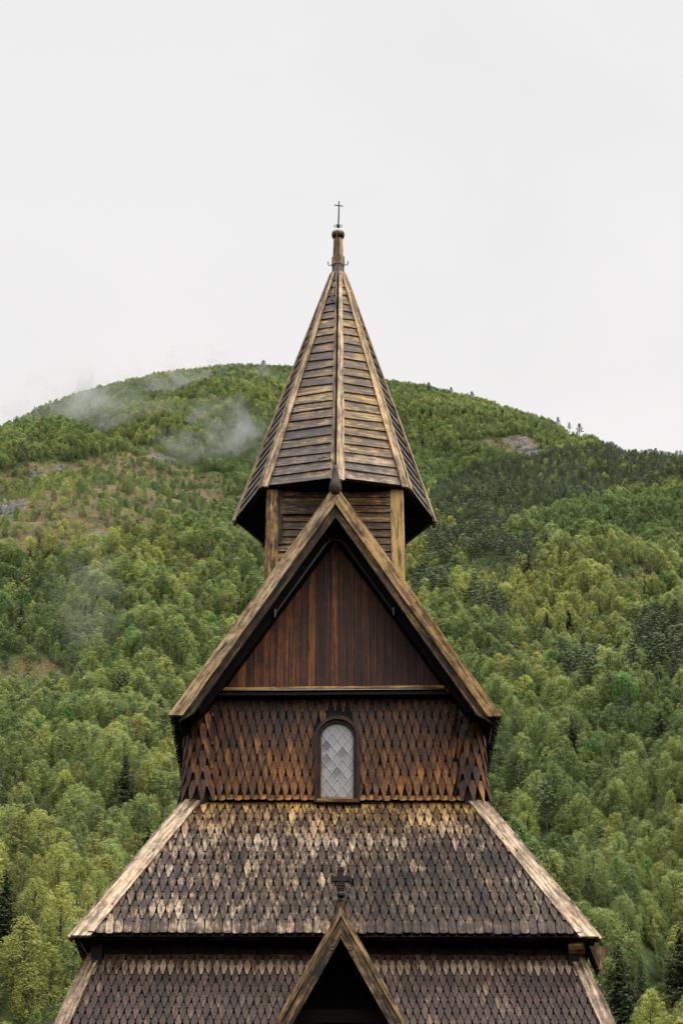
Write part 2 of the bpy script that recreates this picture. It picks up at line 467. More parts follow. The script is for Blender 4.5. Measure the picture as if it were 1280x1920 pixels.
# round corner staves clad with shingles
for sx, yy in ((-1, .16), (1, .16), (-1, 5.84), (1, 5.84)):
    mb = MB(); cx = sx * 1.83
    r0, r1 = .215, .20
    mb.lathe([(r0 + .02, ZB - .1), (r0, ZB + .1), (r1, ZT + .2)], (cx, yy, 0), 20, .08, .1)
    W = .112
    for k in range(8):
        z = ZB + .05 + k * .205
        flare = .035 if k == 0 else .012 if k == 1 else 0
        rr = r0 + (r1 - r0) * k / 8
        nseg = 13
        for i in range(nseg):
            a = 6.28319 * (i + (.5 if k % 2 else 0)) / nseg
            N = V(math.cos(a), math.sin(a), 0)
            if N.y > .75 and yy < 3: continue
            U = V(-math.sin(a), math.cos(a), 0)
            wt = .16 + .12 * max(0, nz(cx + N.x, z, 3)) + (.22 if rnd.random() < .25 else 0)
            # light from the right painted in: right-facing sides brighter, right stave's inner side darker
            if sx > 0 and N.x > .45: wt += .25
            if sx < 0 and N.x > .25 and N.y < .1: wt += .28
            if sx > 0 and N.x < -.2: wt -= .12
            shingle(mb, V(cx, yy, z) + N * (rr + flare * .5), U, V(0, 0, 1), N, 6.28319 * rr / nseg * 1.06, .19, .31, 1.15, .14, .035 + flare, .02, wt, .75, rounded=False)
    mb.build('corner_stave', M_wall, church)

# ------------------------------------------------------------------ window
def arch_pts(hw, z0, zs, n=18, x=WX):
    pts = [(x - hw, z0)]
    pts = [(x + hw, z0)]
    for i in range(n + 1):
        a = math.pi * i / n
        pts.append((x + hw * math.cos(a), zs + hw * math.sin(a)))
    pts.append((x - hw, z0))
    return pts
fr = MB()
def arch_band(mb, h0, h1, y0, y1, z0, wt, gold):
    a = arch_pts(h0, z0, WT, 20); b = arch_pts(h1, z0, WT, 20)
    for i in range(len(a) - 1):
        col = (rnd.random() * .3 + .35, wt + rnd.uniform(-.05, .05), gold, 1)
        P = [V(a[i][0], y0, a[i][1]), V(b[i][0], y0, b[i][1]), V(b[i + 1][0], y0, b[i + 1][1]), V(a[i + 1][0], y0, a[i + 1][1])]
        Q = [V(p.x, y1, p.z) for p in P]
        L = (P[3] - P[0]).normalized(); W = V(0, -1, 0).cross(L)
        o = (i * .0, 0)
        mb.face(P, col, L, W, o); mb.face([P[1], Q[1], Q[2], P[2]], col, L, W, o); mb.face([P[0], P[3], Q[3], Q[0]], col, L, W, o)
arch_band(fr, WHW - .005, WHW + .042, -.095, .0, WB - .06, .12, .5)
arch_band(fr, WHW + .038, WHW + .085, -.135, .0, WB - .07, .16, .5)
win = fr.build('window', M_wall, church)
mb = MB()
mb.beam((WX - WHW - .05, -.09, WB - .045), (WX + WHW + .05, -.09, WB - .045), .10, .05, V(0, 0, 1), .55, .9)
mb.build('window_sill', M_clap, win)
# panes: a diagonal lattice clipped to the arch
def inside(x, z):
    dx = abs(x - WX)
    if z < WB or dx > WHW - .008: return False
    return z < WT or (dx ** 2 + (z - WT) ** 2) < (WHW - .008) ** 2
def clip_poly(poly):
    # Sutherland-Hodgman against the convex arch
    ar = arch_pts(WHW - .006, WB - .01, WT, 24)
    out = poly
    n = len(ar)
    for i in range(n):
        a = ar[i]; b = ar[(i + 1) % n]; res = []
        ex, ez = b[0] - a[0], b[1] - a[1]
        sd = lambda p: ex * (p[1] - a[1]) - ez * (p[0] - a[0])
        for k in range(len(out)):
            p, q = out[k], out[(k + 1) % len(out)]
            sp_, sq = sd(p), sd(q)
            if sp_ >= 0: res.append(p)
            if (sp_ >= 0) != (sq >= 0):
                t = sp_ / (sp_ - sq); res.append((p[0] + (q[0] - p[0]) * t, p[1] + (q[1] - p[1]) * t))
        out = res
        if len(out) < 3: return []
    return out
gl = MB(); ld = MB()
DX, DZ = .0735, .0945
YG = -.052
for i in range(-6, 7):
    for j in range(-1, 16):
        cx = WX + i * DX; cz = WB + j * DZ + (DZ / 1 if False else 0)
        if (i + j) % 2: continue
        poly = clip_poly([(cx, cz - DZ), (cx + DX, cz), (cx, cz + DZ), (cx - DX, cz)])
        if not poly: continue
        tx, tz = rnd.uniform(-.02, .02), rnd.uniform(-.02, .02)
        pts = [V(x, YG + (x - cx) * tx + (z - cz) * tz, z) for x, z in poly]
        gl.face(pts, gl.col(0, 0), V(0, 0, 1), V(1, 0, 0), (0, 0))
gl.build('glass', M_glass, win)
for sgn in (1, -1):
    for k in range(-9, 24):
        if k % 2: continue
        # line: z = WB + k*DZ + sgn*(x-WX)*DZ/DX, offset a half lozenge
        prev = None; st = None
        for q in range(-60, 61):
            x = WX + q * WHW / 60; z = WB + (k + 1) * DZ + sgn * (x - WX) * DZ / DX
            if inside(x, z):
                if st is None: st = (x, z)
                prev = (x, z)
        if st and prev and (prev[0] - st[0]) > .02:
            ld.beam((st[0], YG - .008, st[1]), (prev[0], YG - .008, prev[1]), .0062, .008, V(0, -1, 0), ch=.001, seg=1)
ld.build('lead_lattice', M_leadbar, win)
mb = MB()
mb.beam((WX - WHW + .008, YG - .006, WB), (WX - WHW + .008, YG - .006, WT), .014, .016, V(0, -1, 0), .6, 1, seg=1)
mb.beam((WX - WHW, YG - .006, WB + .004), (WX + WHW, YG - .006, WB + .004), .014, .02, V(0, -1, 0), .6, .9, seg=1)
mb.build('window_bead', M_board, win)

# ------------------------------------------------------------------ nave gable and roof
GY = -.60; ZR = 13.63; HW = 2.185; ZE = 10.31
SLP = (ZR - ZE) / HW
sl_len = math.hypot(HW, ZR - ZE)
mb = MB()
for sx in (-1, 1):
    S = V(-sx * HW, 0, ZR - ZE).normalized(); N = V(sx * (ZR - ZE), 0, HW).normalized()
    p = [V(sx * HW, GY + .03, ZE), V(sx * HW, 6.5, ZE), V(0, 6.5, ZR), V(0, GY + .03, ZR)]
    if sx < 0: p = p[::-1]
    mb.prism(p, N, .11, V(0, 1, 0), .1, .1)
    # ragged eave shingles
    for i in range(60):
        y = GY + .1 + i * .115
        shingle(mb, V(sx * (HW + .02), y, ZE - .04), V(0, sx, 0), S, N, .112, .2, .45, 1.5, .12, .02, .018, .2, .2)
roof = mb.build('nave_roof', M_tar, church)
# bargeboards (outer pale board + set-back inner board)
for sx in (-1, 1):
    S = V(-sx * HW, 0, ZR - ZE).normalized(); N = V(sx * (ZR - ZE), 0, HW).normalized()
    top = V(0, GY, ZR + .02); bot = V(sx * (HW + .02), GY, ZE - .05)
    def bb(w, y, th, drop, wt, gold, endcut, nm, mat, low=0.0):
        h = MB(); k = 14
        for q in range(1):
            a0 = [];  a1 = []
            for i in range(k + 1):
                t = i / k
                e = N * rnd.uniform(-.004, .004)
                base = top.lerp(bot - S * (-low), t)
                a0.append(base - N * drop + e); a1.append(base - N * (drop + w) + e)
            # vertical cut on the apex, plumb
            za = a1[0]; s_ = (0 - za.x) / (-S.x) if abs(S.x) > 1e-6 else 0
            a1[0] = za + S * ((0 - za.x) / S.x)
            t0 = a0[0]; a0[0] = t0 + S * ((0 - t0.x) / S.x)
            a1[-1] = a1[-1] + S * endcut
            col = h.col(wt, gold); o = h.off(); Nn = V(0, -1, 0); W = S.cross(Nn)
            jn = rnd.randint(5, 9); col2 = h.col(wt - .07, gold + .1); o2 = h.off()
            for i in range(k):
                if i == jn: col, o = col2, o2
                P = [a0[i], a1[i], a1[i + 1], a0[i + 1]]
                P = [V(p.x, y, p.z) for p in P]; Q = [V(p.x, y + th, p.z) for p in P]
                if (P[1] - P[0]).cross(P[2] - P[1]).y > 0: P = P[::-1]; Q = Q[::-1]
                h.face(P, col, S, W, o); h.face(Q[::-1], col, S, W, o)
                for e0 in range(4):
                    e1 = (e0 + 1) % 4
                    h.face([P[e0], Q[e0], Q[e1], P[e1]], col, S, W, o)
        return h.build(nm, mat, roof)
    bb(.165, GY - .045, .06, -.055, .60 if sx < 0 else .62, .25 if sx < 0 else .75, .10, 'bargeboard', M_board)
    bb(.10, GY + .012, .05, .105, .30, .6, .22, 'inner_bargeboard', M_clap, low=.0)
    # dark rafter lying against the gable planks
    h = MB()
    pA = V(sx * .0, -.14, ZR - .31); pB = V(sx * (HW - .30), -.14, ZR - .24 - SLP * (HW - .30))
    h.beam(pA, pB, .20, .21, N, .15, .2, seg=6)
    h.build('rafter', M_tar, roof)
    # bracket under the eave
    h = MB(); bx = sx * 1.885
    h.prism([V(bx - .05, -.50, 10.43), V(bx + .05, -.50, 10.43), V(bx + .05, -.50, 10.78), V(bx - .05, -.50, 10.78)], V(0, -1, 0), .5, V(0, 1, 0), .22, .3)
    h.build('bracket', M_clap, roof)
    h = MB()
    h.beam((sx * 2.0, -.45, 10.57), (sx * 2.0, 6.3, 10.57), .16, .12, V(0, 0, 1), .1, .1)
    h.build('wall_plate', M_tar, roof)

# gable planks
mb = MB(); pw = .1075
for i in range(-15, 16):
    x = i * pw
    zt = ZR - .22 - SLP * (abs(x))
    if zt < 10.9: continue
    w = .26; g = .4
    if x < 0: w += .22 * min(1, -x / .6) * (.5 + .5 * rnd.random())  # planks left of centre painted paler for sun reaching in from the right
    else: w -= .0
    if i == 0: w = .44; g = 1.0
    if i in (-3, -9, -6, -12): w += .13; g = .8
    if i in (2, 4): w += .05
    yy = -.03 - rnd.uniform(0, .006)
    x0, x1 = x - pw / 2 + .0025, x + pw / 2 - .0025
    zl = ZR - .2 - SLP * abs(x0); zr2 = ZR - .2 - SLP * abs(x1)
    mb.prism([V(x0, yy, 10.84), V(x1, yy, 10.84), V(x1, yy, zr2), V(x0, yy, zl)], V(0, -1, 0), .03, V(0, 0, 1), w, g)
mb.box((-1.75, -.028, 10.75), (1.75, .0, 10.9), .1, .1)
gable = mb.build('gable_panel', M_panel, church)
mb = MB(); mb.beam((-1.585, -.085, 10.855), (1.585, -.085, 10.90), .10, .045, V(0, 0, 1), .85, .95, seg=8)
mb.build('sill_board', M_clap, gable)
mb = MB()
mb.beam((-1.78, -.11, 10.755), (1.76, -.11, 10.79), .16, .055, V(0, 0, 1), .2, .3, seg=6)
mb.build('gable_beam', M_tar, gable)
# pipes under the gable soffit
mb = MB()
off = .44
def gp(x): return V(x, -.28, ZR - off - SLP * abs(x))
mb.tube([gp(-.84), gp(-.14), V(-.06, -.28, ZR - off - .14), V(.06, -.28, ZR - off - .14), gp(.14), gp(.82)], .013, 8)
mb.tube([V(-1.62, -.2, 10.80), V(1.72, -.2, 10.835)], .012, 8)
mb.tube([V(-1.62, -.2, 10.80), V(-1.62, -.2, 11.0)], .010, 6)
mb.tube([V(1.55, -.2, 10.80), V(1.55, -.2, 11.0)], .010, 6)
for x in (-.84, .82):
    p = gp(x); mb.tube([p + V(0, 0, -.05), p + V(0, 0, .07)], .018, 8)
mb.build('gable_pipe', M_steel, church)
# ridge finial: dark pear shaped knob
mb = MB()
mb.lathe([(.02, -.03), (.055, -.01), (.080, .03), (.090, .08), (.086, .13), (.072, .19), (.054, .25), (.042, .32), (.036, .38), (.033, .44)], (0, GY - .02, ZR - .02), 28, .2, .4)
mb.build('ridge_finial', M_clap, church, smooth=True)
mb = MB()
mb.tube([(-.03, GY - .08, 14.02), (-.06, GY - .1, 14.12), (-.15, GY - .08, 14.17), (-.25, GY + .05, 14.18)], .008, 6)
mb.build('ridge_wire', M_wire, church)

# ------------------------------------------------------------------ bell tower
TY = 1.7; TH = 1.0
mb = MB()
mb.box((-TH + .03, TY - TH + .03, 10.5), (TH - .03, TY + TH - .03, 14.5), .1, .2)
z = 11.2
while z < 14.4:
    hgt = rnd.uniform(.115, .15)
    for sgn in (-1, 1):
        wt = .42 + rnd.uniform(-.07, .07)
        y = TY + sgn * TH
        # lapped boards, the foot of each leans out
        for (a, b) in ((-TH + .15, TH - .15),):
            P = [V(a, y + sgn * .032, z), V(b, y + sgn * .032, z + rnd.uniform(-.006, .006)), V(b, y + sgn * .008, z + hgt + .02), V(a, y + sgn * .008, z + hgt + .02)]
            if sgn > 0: P = P[::-1]
            mb.prism(P, V(0, sgn, 0), .022, V(1, 0, 0), wt, .85)
        x = sgn * TH
        P = [V(x + sgn * .032, TY - TH + .15, z), V(x + sgn * .032, TY + TH - .15, z), V(x + sgn * .008, TY + TH - .15, z + hgt + .02), V(x + sgn * .008, TY - TH + .15, z + hgt + .02)]
        if sgn < 0: P = P[::-1]
        mb.prism(P, V(sgn, 0, 0), .022, V(0, 1, 0), .3, .8)
    z += hgt
tower = mb.build('bell_tower', M_clap, church)
for sx in (-1, 1):
    for sy in (-1, 1):
        h = MB()
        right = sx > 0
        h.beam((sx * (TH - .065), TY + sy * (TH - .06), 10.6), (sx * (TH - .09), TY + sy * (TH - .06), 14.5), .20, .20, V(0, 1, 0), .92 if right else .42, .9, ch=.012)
        h.build('corner_post', M_board, tower)
h = MB(); h.beam((-.80, TY - TH - .035, 13.4), (-.80, TY - TH - .035, 14.3), .07, .03, V(0, 1, 0), .2, .7)
h.beam((-.80, TY - TH - .045, 13.99), (-.2, TY - TH - .045, 13.99), .03, .22, V(0, 0, 1), .24, .7)
h.build('patch_board', M_clap, tower)

# ------------------------------------------------------------------ spire
ZS, ZA = 14.24, 18.58
LEAN = .05
RB, RT = 1.50, .095
def ring(zf, r, k, raise_=0.0):
    a = R(-90 + 45 * k)
    rr = r
    z = zf + (raise_ if k % 2 else 0)
    return V(math.cos(a) * rr + LEAN * (zf - ZS) / (ZA - ZS), TY + math.sin(a) * rr, z)
mb = MB()
NR = 25
for k in range(8):
    B0, B1 = ring(ZS, RB, k, .07), ring(ZS, RB, (k + 1) % 8, .07)
    T0, T1 = ring(ZA, RT, k), ring(ZA, RT, (k + 1) % 8)
    N = (B1 - B0).cross(T0 - B0).normalized()
    mb.prism([B0, B1, T1, T0], N, .05, (B1 - B0), .1, .1)
    for i in range(NR):
        t0, t1 = i / NR, min(1, (i + 1.25) / NR)
        j0, j1 = rnd.uniform(-.004, .004), rnd.uniform(-.004, .004)
        a = B0.lerp(T0, max(0, t0 + j0)); b = B1.lerp(T1, max(0, t0 + j1)); c = B1.lerp(T1, t1); d = B0.lerp(T0, t1)
        wt = .22 + rnd.uniform(-.05, .07); g = .35
        if k == 0:      # right front facet: streaks of bare ochre wood, painted lighter as the lit side
            wt += .10 + (.12 if 4 < i < 20 else .02); g = .75
        if k == 7:
            wt += .02 + (.14 if i in (7, 8, 9, 10, 16, 17) else 0); g = .5 if i > 3 else .2
        if i < 3: g = .15; wt += .06
        lf = .036
        mb.prism([a + N * lf, b + N * lf, c + N * .012, d + N * .012], N, .022, (B1 - B0), wt, g)
spire = mb.build('spire', M_clap, church)
for k in range(8):
    B = ring(ZS, RB, k, .07); T = ring(ZA, RT, k)
    dn = (T - B).normalized()
    for nb, side in (((k + 1) % 8, 1), ((k - 1) % 8, -1)):
        Bn, Tn = ring(ZS, RB, nb, .07), ring(ZA, RT, nb)
        N = ((Bn - B).cross(T - B) * side).normalized()
        ac = N.cross(dn).normalized() * side
        if ac.dot(Bn - B) < 0: ac = -ac
        h = MB()
        pale = .66
        if k == 0 and side < 0: pale = .22
        if k == 7: pale = .46
        if k == 1: pale = .62
        w0 = .105
        if k == 0: w0 = .055 if side < 0 else .13
        lo = B - dn * .03 + N * .058; hi = T + N * .05
        n = 10; col = h.col(pale, .25 if k != 1 else .5); o = h.off()
        prev = None
        for i in range(n + 1):
            t = i / n; w = w0 + (w0 * .4 - w0) * t
            p = lo.lerp(hi, t); e = ac * rnd.uniform(-.004, .004)
            cur = [p, p + ac * w + e]
            if prev:
                P = [prev[0], prev[1], cur[1], cur[0]]
                if (P[1] - P[0]).cross(P[2] - P[1]).dot(N) < 0: P = P[::-1]
                Q = [x - N * .035 for x in P]
                W = dn.cross(N)
                h.face(P, col, dn, W, o); h.face(Q[::-1], col, dn, W, o)
                for e0 in range(4):
                    e1 = (e0 + 1) % 4
                    h.face([P[e0], Q[e0], Q[e1], P[e1]], col, dn, W, o)
            prev = cur
        h.build('hip_board', M_board, spire)
# soffit under the spire eaves
mb = MB()
pts = [ring(ZS + .05, RB - .03, k, .07) for k in range(8)]
mb.prism(pts, V(0, 0, 1), .03, V(1, 0, 0), .1, .1)
mb.build('spire_soffit', M_tar, spire)
# collar, shaft, ball, cross
LX = LEAN
c0 = V(LX, TY, 0)
mb = MB()
mb.lathe([(.135, ZA - .09), (.108, ZA + .03), (.097, ZA + .12), (.096, ZA + .17), (.103, ZA + .175), (.103, ZA + .19), (.09, ZA + .195)], c0, 16)
mb.build('lead_collar', M_lead, spire, smooth=False)
mb = MB()
n = 8
prof = [(.094, ZA + .19), (.086, ZA + .45), (.078, ZA + .68)]
rg = [[c0 + V(math.cos(R(45 * i + 22.5)) * r, math.sin(R(45 * i + 22.5)) * r, z) for i in range(8)] for r, z in prof]
for A, B in zip(rg, rg[1:]):
    for i in range(8):
        j = (i + 1) % 8
        col = mb.col(.42 + (.25 if i in (6, 4, 0) else -.1), .75)
        mb.face([A[i], A[j], B[j], B[i]], col, V(0, 0, 1), V(1, 0, 0), (i * .7, 0))
shaft = mb.build('finial_shaft', M_board, spire)
BC = ZA + .77
mb = MB()
mb.lathe([(.105 * math.sin(R(a)) + .001, -.105 * math.cos(R(a)) * 1.0) for a in range(0, 181, 12)], c0 + V(0, 0, BC), 24)
mb.build('finial_ball', M_copper, spire, smooth=True)
mb = MB()
mb.tube([c0 + V(0, 0, BC + .08), c0 + V(.01, 0, BC + .35), c0 + V(.015, 0, BC + .64)], .014, 8, r1=.009)
mb.tube([c0 + V(-.062, 0, BC + .565), c0 + V(.078, 0, BC + .545)], .010, 6)
mb.lathe([(.012, 0), (.024, .03), (.024, .07), (.012, .10)], c0 + V(.003, 0, BC + .12), 8)
for sx in (-1, 1):
    mb.tube([c0 + V(sx * (.04 + .022 * math.cos(R(a))), 0, BC + .165 + .022 * math.sin(R(a))) for a in range(0, 361, 30)], .006, 6)
mb.build('finial_cross', M_metal, spire)
mb = MB()
for sx, dz in ((-1, 0), (1, .01)):
    x0 = sx * .092
    mb.tube([c0 + V(x0, -.02, ZA + .34 + dz), c0 + V(sx * .095, -.02, ZA + .22 + dz), c0 + V(sx * .105, -.02, ZA + .19 + dz), c0 + V(sx * .13, -.02, ZA + .175 + dz), c0 + V(sx * .155, -.02, ZA + .19 + dz), c0 + V(sx * .16, -.02, ZA + .25 + dz)], .008, 6)
    mb.build('iron_hook', M_metal, spire); mb = MB()
mb = MB()
mb.tube([c0 + V(-.02, -.113, BC), c0 + V(-.02, -.095, ZA + .5), c0 + V(-.02, -.11, ZA + .15), c0 + V(-.05, -.16, ZA - .2), c0 + V(-.10, -.36, ZA - .62)], .007, 5)
mb.tube([c0 + V(-.10, -.38, ZA - .55), c0 + V(-.10, -.38, ZA - .68)], .022, 8)
mb.build('lightning_wire', M_wire, spire)

# ------------------------------------------------------------------ porch
PY, PZ, PX = -2.70, 7.03, .06
psl = 1.80; PH = 1.35
mb = MB()
for sx in (-1, 1):
    N = V(sx * psl, 0, 1).normalized(); S = V(-sx, 0, psl).normalized()
    p = [V(PX + sx * PH, PY + .04, PZ - psl * PH), V(PX + sx * PH, -1.2, PZ - psl * PH), V(PX, -1.2, PZ), V(PX, PY + .04, PZ)]
    if sx < 0: p = p[::-1]
    mb.prism(p, N, .09, V(0, 1, 0), .1, .1)
porch = mb.build('porch_roof', M_tar, church)
for sx in (-1, 1):
    N = V(sx * psl, 0, 1).normalized(); S = V(-sx, 0, psl).normalized()
    h = MB(); top = V(PX, PY, PZ); bot = V(PX + sx * (PH + .05), PY, PZ - psl * (PH + .05))
    for (wd, drop, y, wt, go) in ((.055, -.035, PY - .03, .44, .6), (.135, .016, PY - .002, .10 if sx < 0 else .20, .5)):
        a0, a1 = top - N * drop, top - N * (drop + wd)
        a0 = a0 + S * ((PX - a0.x) / S.x); a1 = a1 + S * ((PX - a1.x) / S.x)
        P = [a0, a1, bot - N * (drop + wd), bot - N * drop]
        P = [V(q.x, y, q.z) for q in P]
        if (P[1] - P[0]).cross(P[2] - P[1]).y > 0: P = P[::-1]
        h.prism(P, V(0, -1, 0), .06, S, wt, go)
    # carved volute at the inside of the apex
    cc = V(PX + sx * .105, PY - .01, PZ - .43)
    h.tube([cc + V(sx * .028 * math.cos(R(a)) * (1 - a / 900), 0, .028 * math.sin(R(a)) * (1 - a / 900)) for a in range(-60, 400, 30)], .011, 6, .3, .4)
    h.build('bargeboard', M_board, porch)
# dark interior: side walls, back wall and a floor
mb = MB()
for sx in (-1, 1):
    mb.box((PX + sx * 1.0 - .05, PY + .25, ZG - .4), (PX + sx * 1.0 + .05, -1.45, 5.3), .2, .1)
zq = PZ - psl * .95 - .12
mb.prism([V(PX - .95, -1.62, ZG - .4), V(PX + .95, -1.62, ZG - .4), V(PX + .95, -1.62, zq), V(PX, -1.62, PZ - .12), V(PX - .95, -1.62, zq)], V(0, -1, 0), .05, V(0, 0, 1), .1, .1)
mb.build('porch_wall', M_tar, church)
mb = MB()
zc = 5.92
n = 12
def cb(x): return zc - .14 + .05 * math.cos(x / .62 * 1.4)
P = [V(PX + x, PY + .12, zc + .06) for x in (-.62, .62)]
xs = [-.62 + 1.24 * i / n for i in range(n + 1)]
for i in range(n):
    a, b = xs[i], xs[i + 1]
    mb.prism([V(PX + a, PY + .55, cb(a)), V(PX + b, PY + .55, cb(b)), V(PX + b, PY + .55, zc + .07), V(PX + a, PY + .55, zc + .07)], V(0, -1, 0), .10, V(1, 0, 0), .02, .2, back=True)
mb.build('collar_beam', M_tar, porch)
mb = MB()
for sx in (-1, 1):   # arch braces
    pts = [V(PX + sx * (.98 - .40 * math.sin(R(a)) ), PY + .60, zc - .85 + .75 * math.sin(R(a)) if False else zc - .95 + .85 * (1 - math.cos(R(a)))) for a in range(0, 91, 15)]
    mb.tube(pts, .05, 6, .1, .2)
    mb.build('arch_brace', M_tar, porch); mb = MB()
# cross finial on the porch ridge
mb = MB()
zz = PZ + .02
mb.prism([V(PX - .075, PY - .02, zz - .10), V(PX, PY - .02, zz + .02), V(PX + .075, PY - .02, zz - .10), V(PX + .048, PY - .02, zz + .11), V(PX - .048, PY - .02, zz + .11)], V(0, -1, 0), .10, V(0, 0, 1), .30, .8)
for sx in (-1, 1):
    mb.tube([V(PX + sx * (.066 + .016 * math.cos(R(a))), PY - .03, zz + .11 + .016 * math.sin(R(a))) for a in range(0, 331, 30)], .008, 6, .35, .6)
mb.lathe([(.022, .11), (.034, .135), (.030, .155), (.022, .165), (.048, .19), (.050, .215), (.032, .25), (.038, .255), (.038, .27)], (PX, PY + .03, zz), 14, .08, .3)
mb.box((PX - .034, PY + .0, zz + .27), (PX + .034, PY + .06, zz + .37), .10, .3)
mb.box((PX - .105, PY - .004, zz + .37), (PX + .105, PY + .064, zz + .432), .10, .3)
mb.box((PX - .033, PY + .0, zz + .432), (PX + .033, PY + .06, zz + .545), .10, .3)
for za in (.278, .315, .50): mb.box((PX - .043, PY - .008, zz + za), (PX + .043, PY + .068, zz + za + .022), .14, .3)
for sx in (-1, 1):
    mb.box((PX + sx * .112 - .012, PY - .01, zz + .352), (PX + sx * .112 + .012, PY + .07, zz + .45), .30, .6)
mb.build('porch_cross', M_crossw, church)

# ================================================================== terrain
PROF = [(-1400, 1500), (-500, 1050), (-200, 905), (0, 812), (60, 782), (120, 755), (200, 730), (300, 706), (400, 693), (450, 689), (550, 693), (640, 704), (730, 719), (800, 729), (850, 742), (900, 753), (950, 770), (1000, 785), (1050, 803), (1100, 823), (1140, 840), (1170, 856), (1220, 862), (1280, 866), (1500, 925), (1900, 1050), (2800, 1400)]
AZ = []
for px, py in PROF:
    d = pix_ray(px, py); AZ.append((math.atan2(d.x, d.y), d.z / math.hypot(d.x, d.y)))
def ridge_tan(az):
    if az <= AZ[0][0]: return AZ[0][1]
    for (a, b), (c, d) in zip(AZ, AZ[1:]):
        if az <= c:
            return b + (d - b) * (az - a) / (c - a)
    return AZ[-1][1]
D0 = 300.0
def ridge_dist(az): return 1400 - 230 * min(1.5, (az / .16) ** 2)
def fbm(x, y, s, o=4): return noise.fractal(Vector((x * s, y * s, 1.7)), 1.0, 2.0, o)
def ss(a, b, x):
    t = max(0, min(1, (x - a) / (b - a))); return t * t * (3 - 2 * t)
def height(x, y):
    d = math.hypot(x, y); az = math.atan2(x, y) if y > 0 else math.copysign(1.2, x)
    near = -1.6 + 4.6 * ss(4, 23, y)
    if d < D0 * .9: return near + fbm(x, y, .03) * .25 * ss(40, 90, d)
    rt, Dr = ridge_tan(az), ridge_dist(az)
    Zr = Dr * rt
    t = (d - D0) / (Dr - D0)
    if t < 1:
        g = math.log(1 + math.exp(t * 14 - .6)) / 14
        g1 = math.log(1 + math.exp(13.4)) / 14
        g0 = math.log(1 + math.exp(-.6 - 1.4)) / 14
        g = (g - g0) / (g1 - g0)
        win = ss(0, .12, t) * ss(1.0, .86, t)
        z = near * max(0, 1 - t) + Zr * g + win * (fbm(x, y, .0075) * 26 + fbm(x + 90, y, .03, 3) * 6)
    else:
        z = Zr - (d - Dr) * .22 - ((d - Dr) * .01) ** 2 * 3
    return z

def ray_hit(px, py):
    d = pix_ray(px, py); t = 380.0
    while t < 2200:
        p = d * t
        if p.z < height(p.x, p.y): return p
        t += 4.0
    return None

def in_poly(x, y, P):
    c = False; j = len(P) - 1
    for i in range(len(P)):
        if (P[i][1] > y) != (P[j][1] > y) and x < (P[j][0] - P[i][0]) * (y - P[i][1]) / (P[j][1] - P[i][1]) + P[i][0]: c = not c
        j = i
    return c
HEATH = [[(-60, 905), (60, 868), (150, 862), (270, 838), (350, 862), (430, 900), (440, 950), (380, 985), (230, 1000), (120, 1030), (-60, 1035)],
         [(-40, 1225), (90, 1235), (170, 1275), (110, 1310), (-40, 1305)], [(905, 824), (985, 816), (1022, 838), (1000, 855), (930, 850), (880, 845)],
         [(900, 1075), (970, 1080), (960, 1098), (900, 1092)], [(1130, 1072), (1290, 1082), (1290, 1102), (1140, 1094)], [(1190, 1128), (1290, 1120), (1290, 1150), (1200, 1146)],
         [(1040, 795), (1110, 812), (1140, 835), (1060, 822)]]
ROCK = [[(268, 850), (330, 850), (338, 866), (272, 868)], [(935, 822), (970, 817), (1010, 838), (1000, 850), (960, 845)], [(160, 985), (215, 990), (205, 1035), (165, 1030)], [(-30, 955), (40, 930), (60, 945), (-30, 990)],
        [(140, 1020), (190, 1025), (180, 1040), (150, 1038)], [(40, 895), (120, 872), (130, 880), (50, 910)]]
def ground_mask(x, y, z):
    px, py = proj(x, y, z)
    jx = px + 22 * noise.noise(Vector((x * .03, y * .03, 3))); jy = py + 14 * noise.noise(Vector((x * .03, y * .03, 9)))
    h = any(in_poly(jx, jy, P) for P in HEATH); r = any(in_poly(jx, jy, P) for P in ROCK)
    return h, r

def axis(segs):
    out = [segs[0][0]]
    for a, b, st in segs:
        n = max(1, round((b - a) / st)); out += [a + (b - a) * (i + 1) / n for i in range(n)]
    return out
xs = axis([(-2600, -900, 200), (-900, -330, 38), (-330, 330, 6), (330, 900, 38), (900, 2600, 200)])
ys = axis([(-300, -20, 40), (-20, 60, 5), (60, 360, 25), (360, 1480, 6), (1480, 2000, 40), (2000, 4200, 220)])
verts = []; cols = []
for y in ys:
    for x in xs:
        z = height(x, y)
        h = r = False
        if y > 300 and abs(x) < 340: h, r = ground_mask(x, y, z)
        if r: z += 3.0 * noise.noise(Vector((x * .13, y * .13, 2)))
        verts.append((x, y, z)); cols.append((1.0 if h else 0.0, 1.0 if r else 0.0, 0, 1))
nx = len(xs)
faces = [(j * nx + i, j * nx + i + 1, (j + 1) * nx + i + 1, (j + 1) * nx + i) for j in range(len(ys) - 1) for i in range(nx - 1)]
me = bpy.data.meshes.new('terrain'); me.from_pydata(verts, [], faces)
ca = me.color_attributes.new('Mask', 'FLOAT_COLOR', 'POINT'); ca.data.foreach_set('color', [q for c in cols for q in c])
me.shade_smooth()
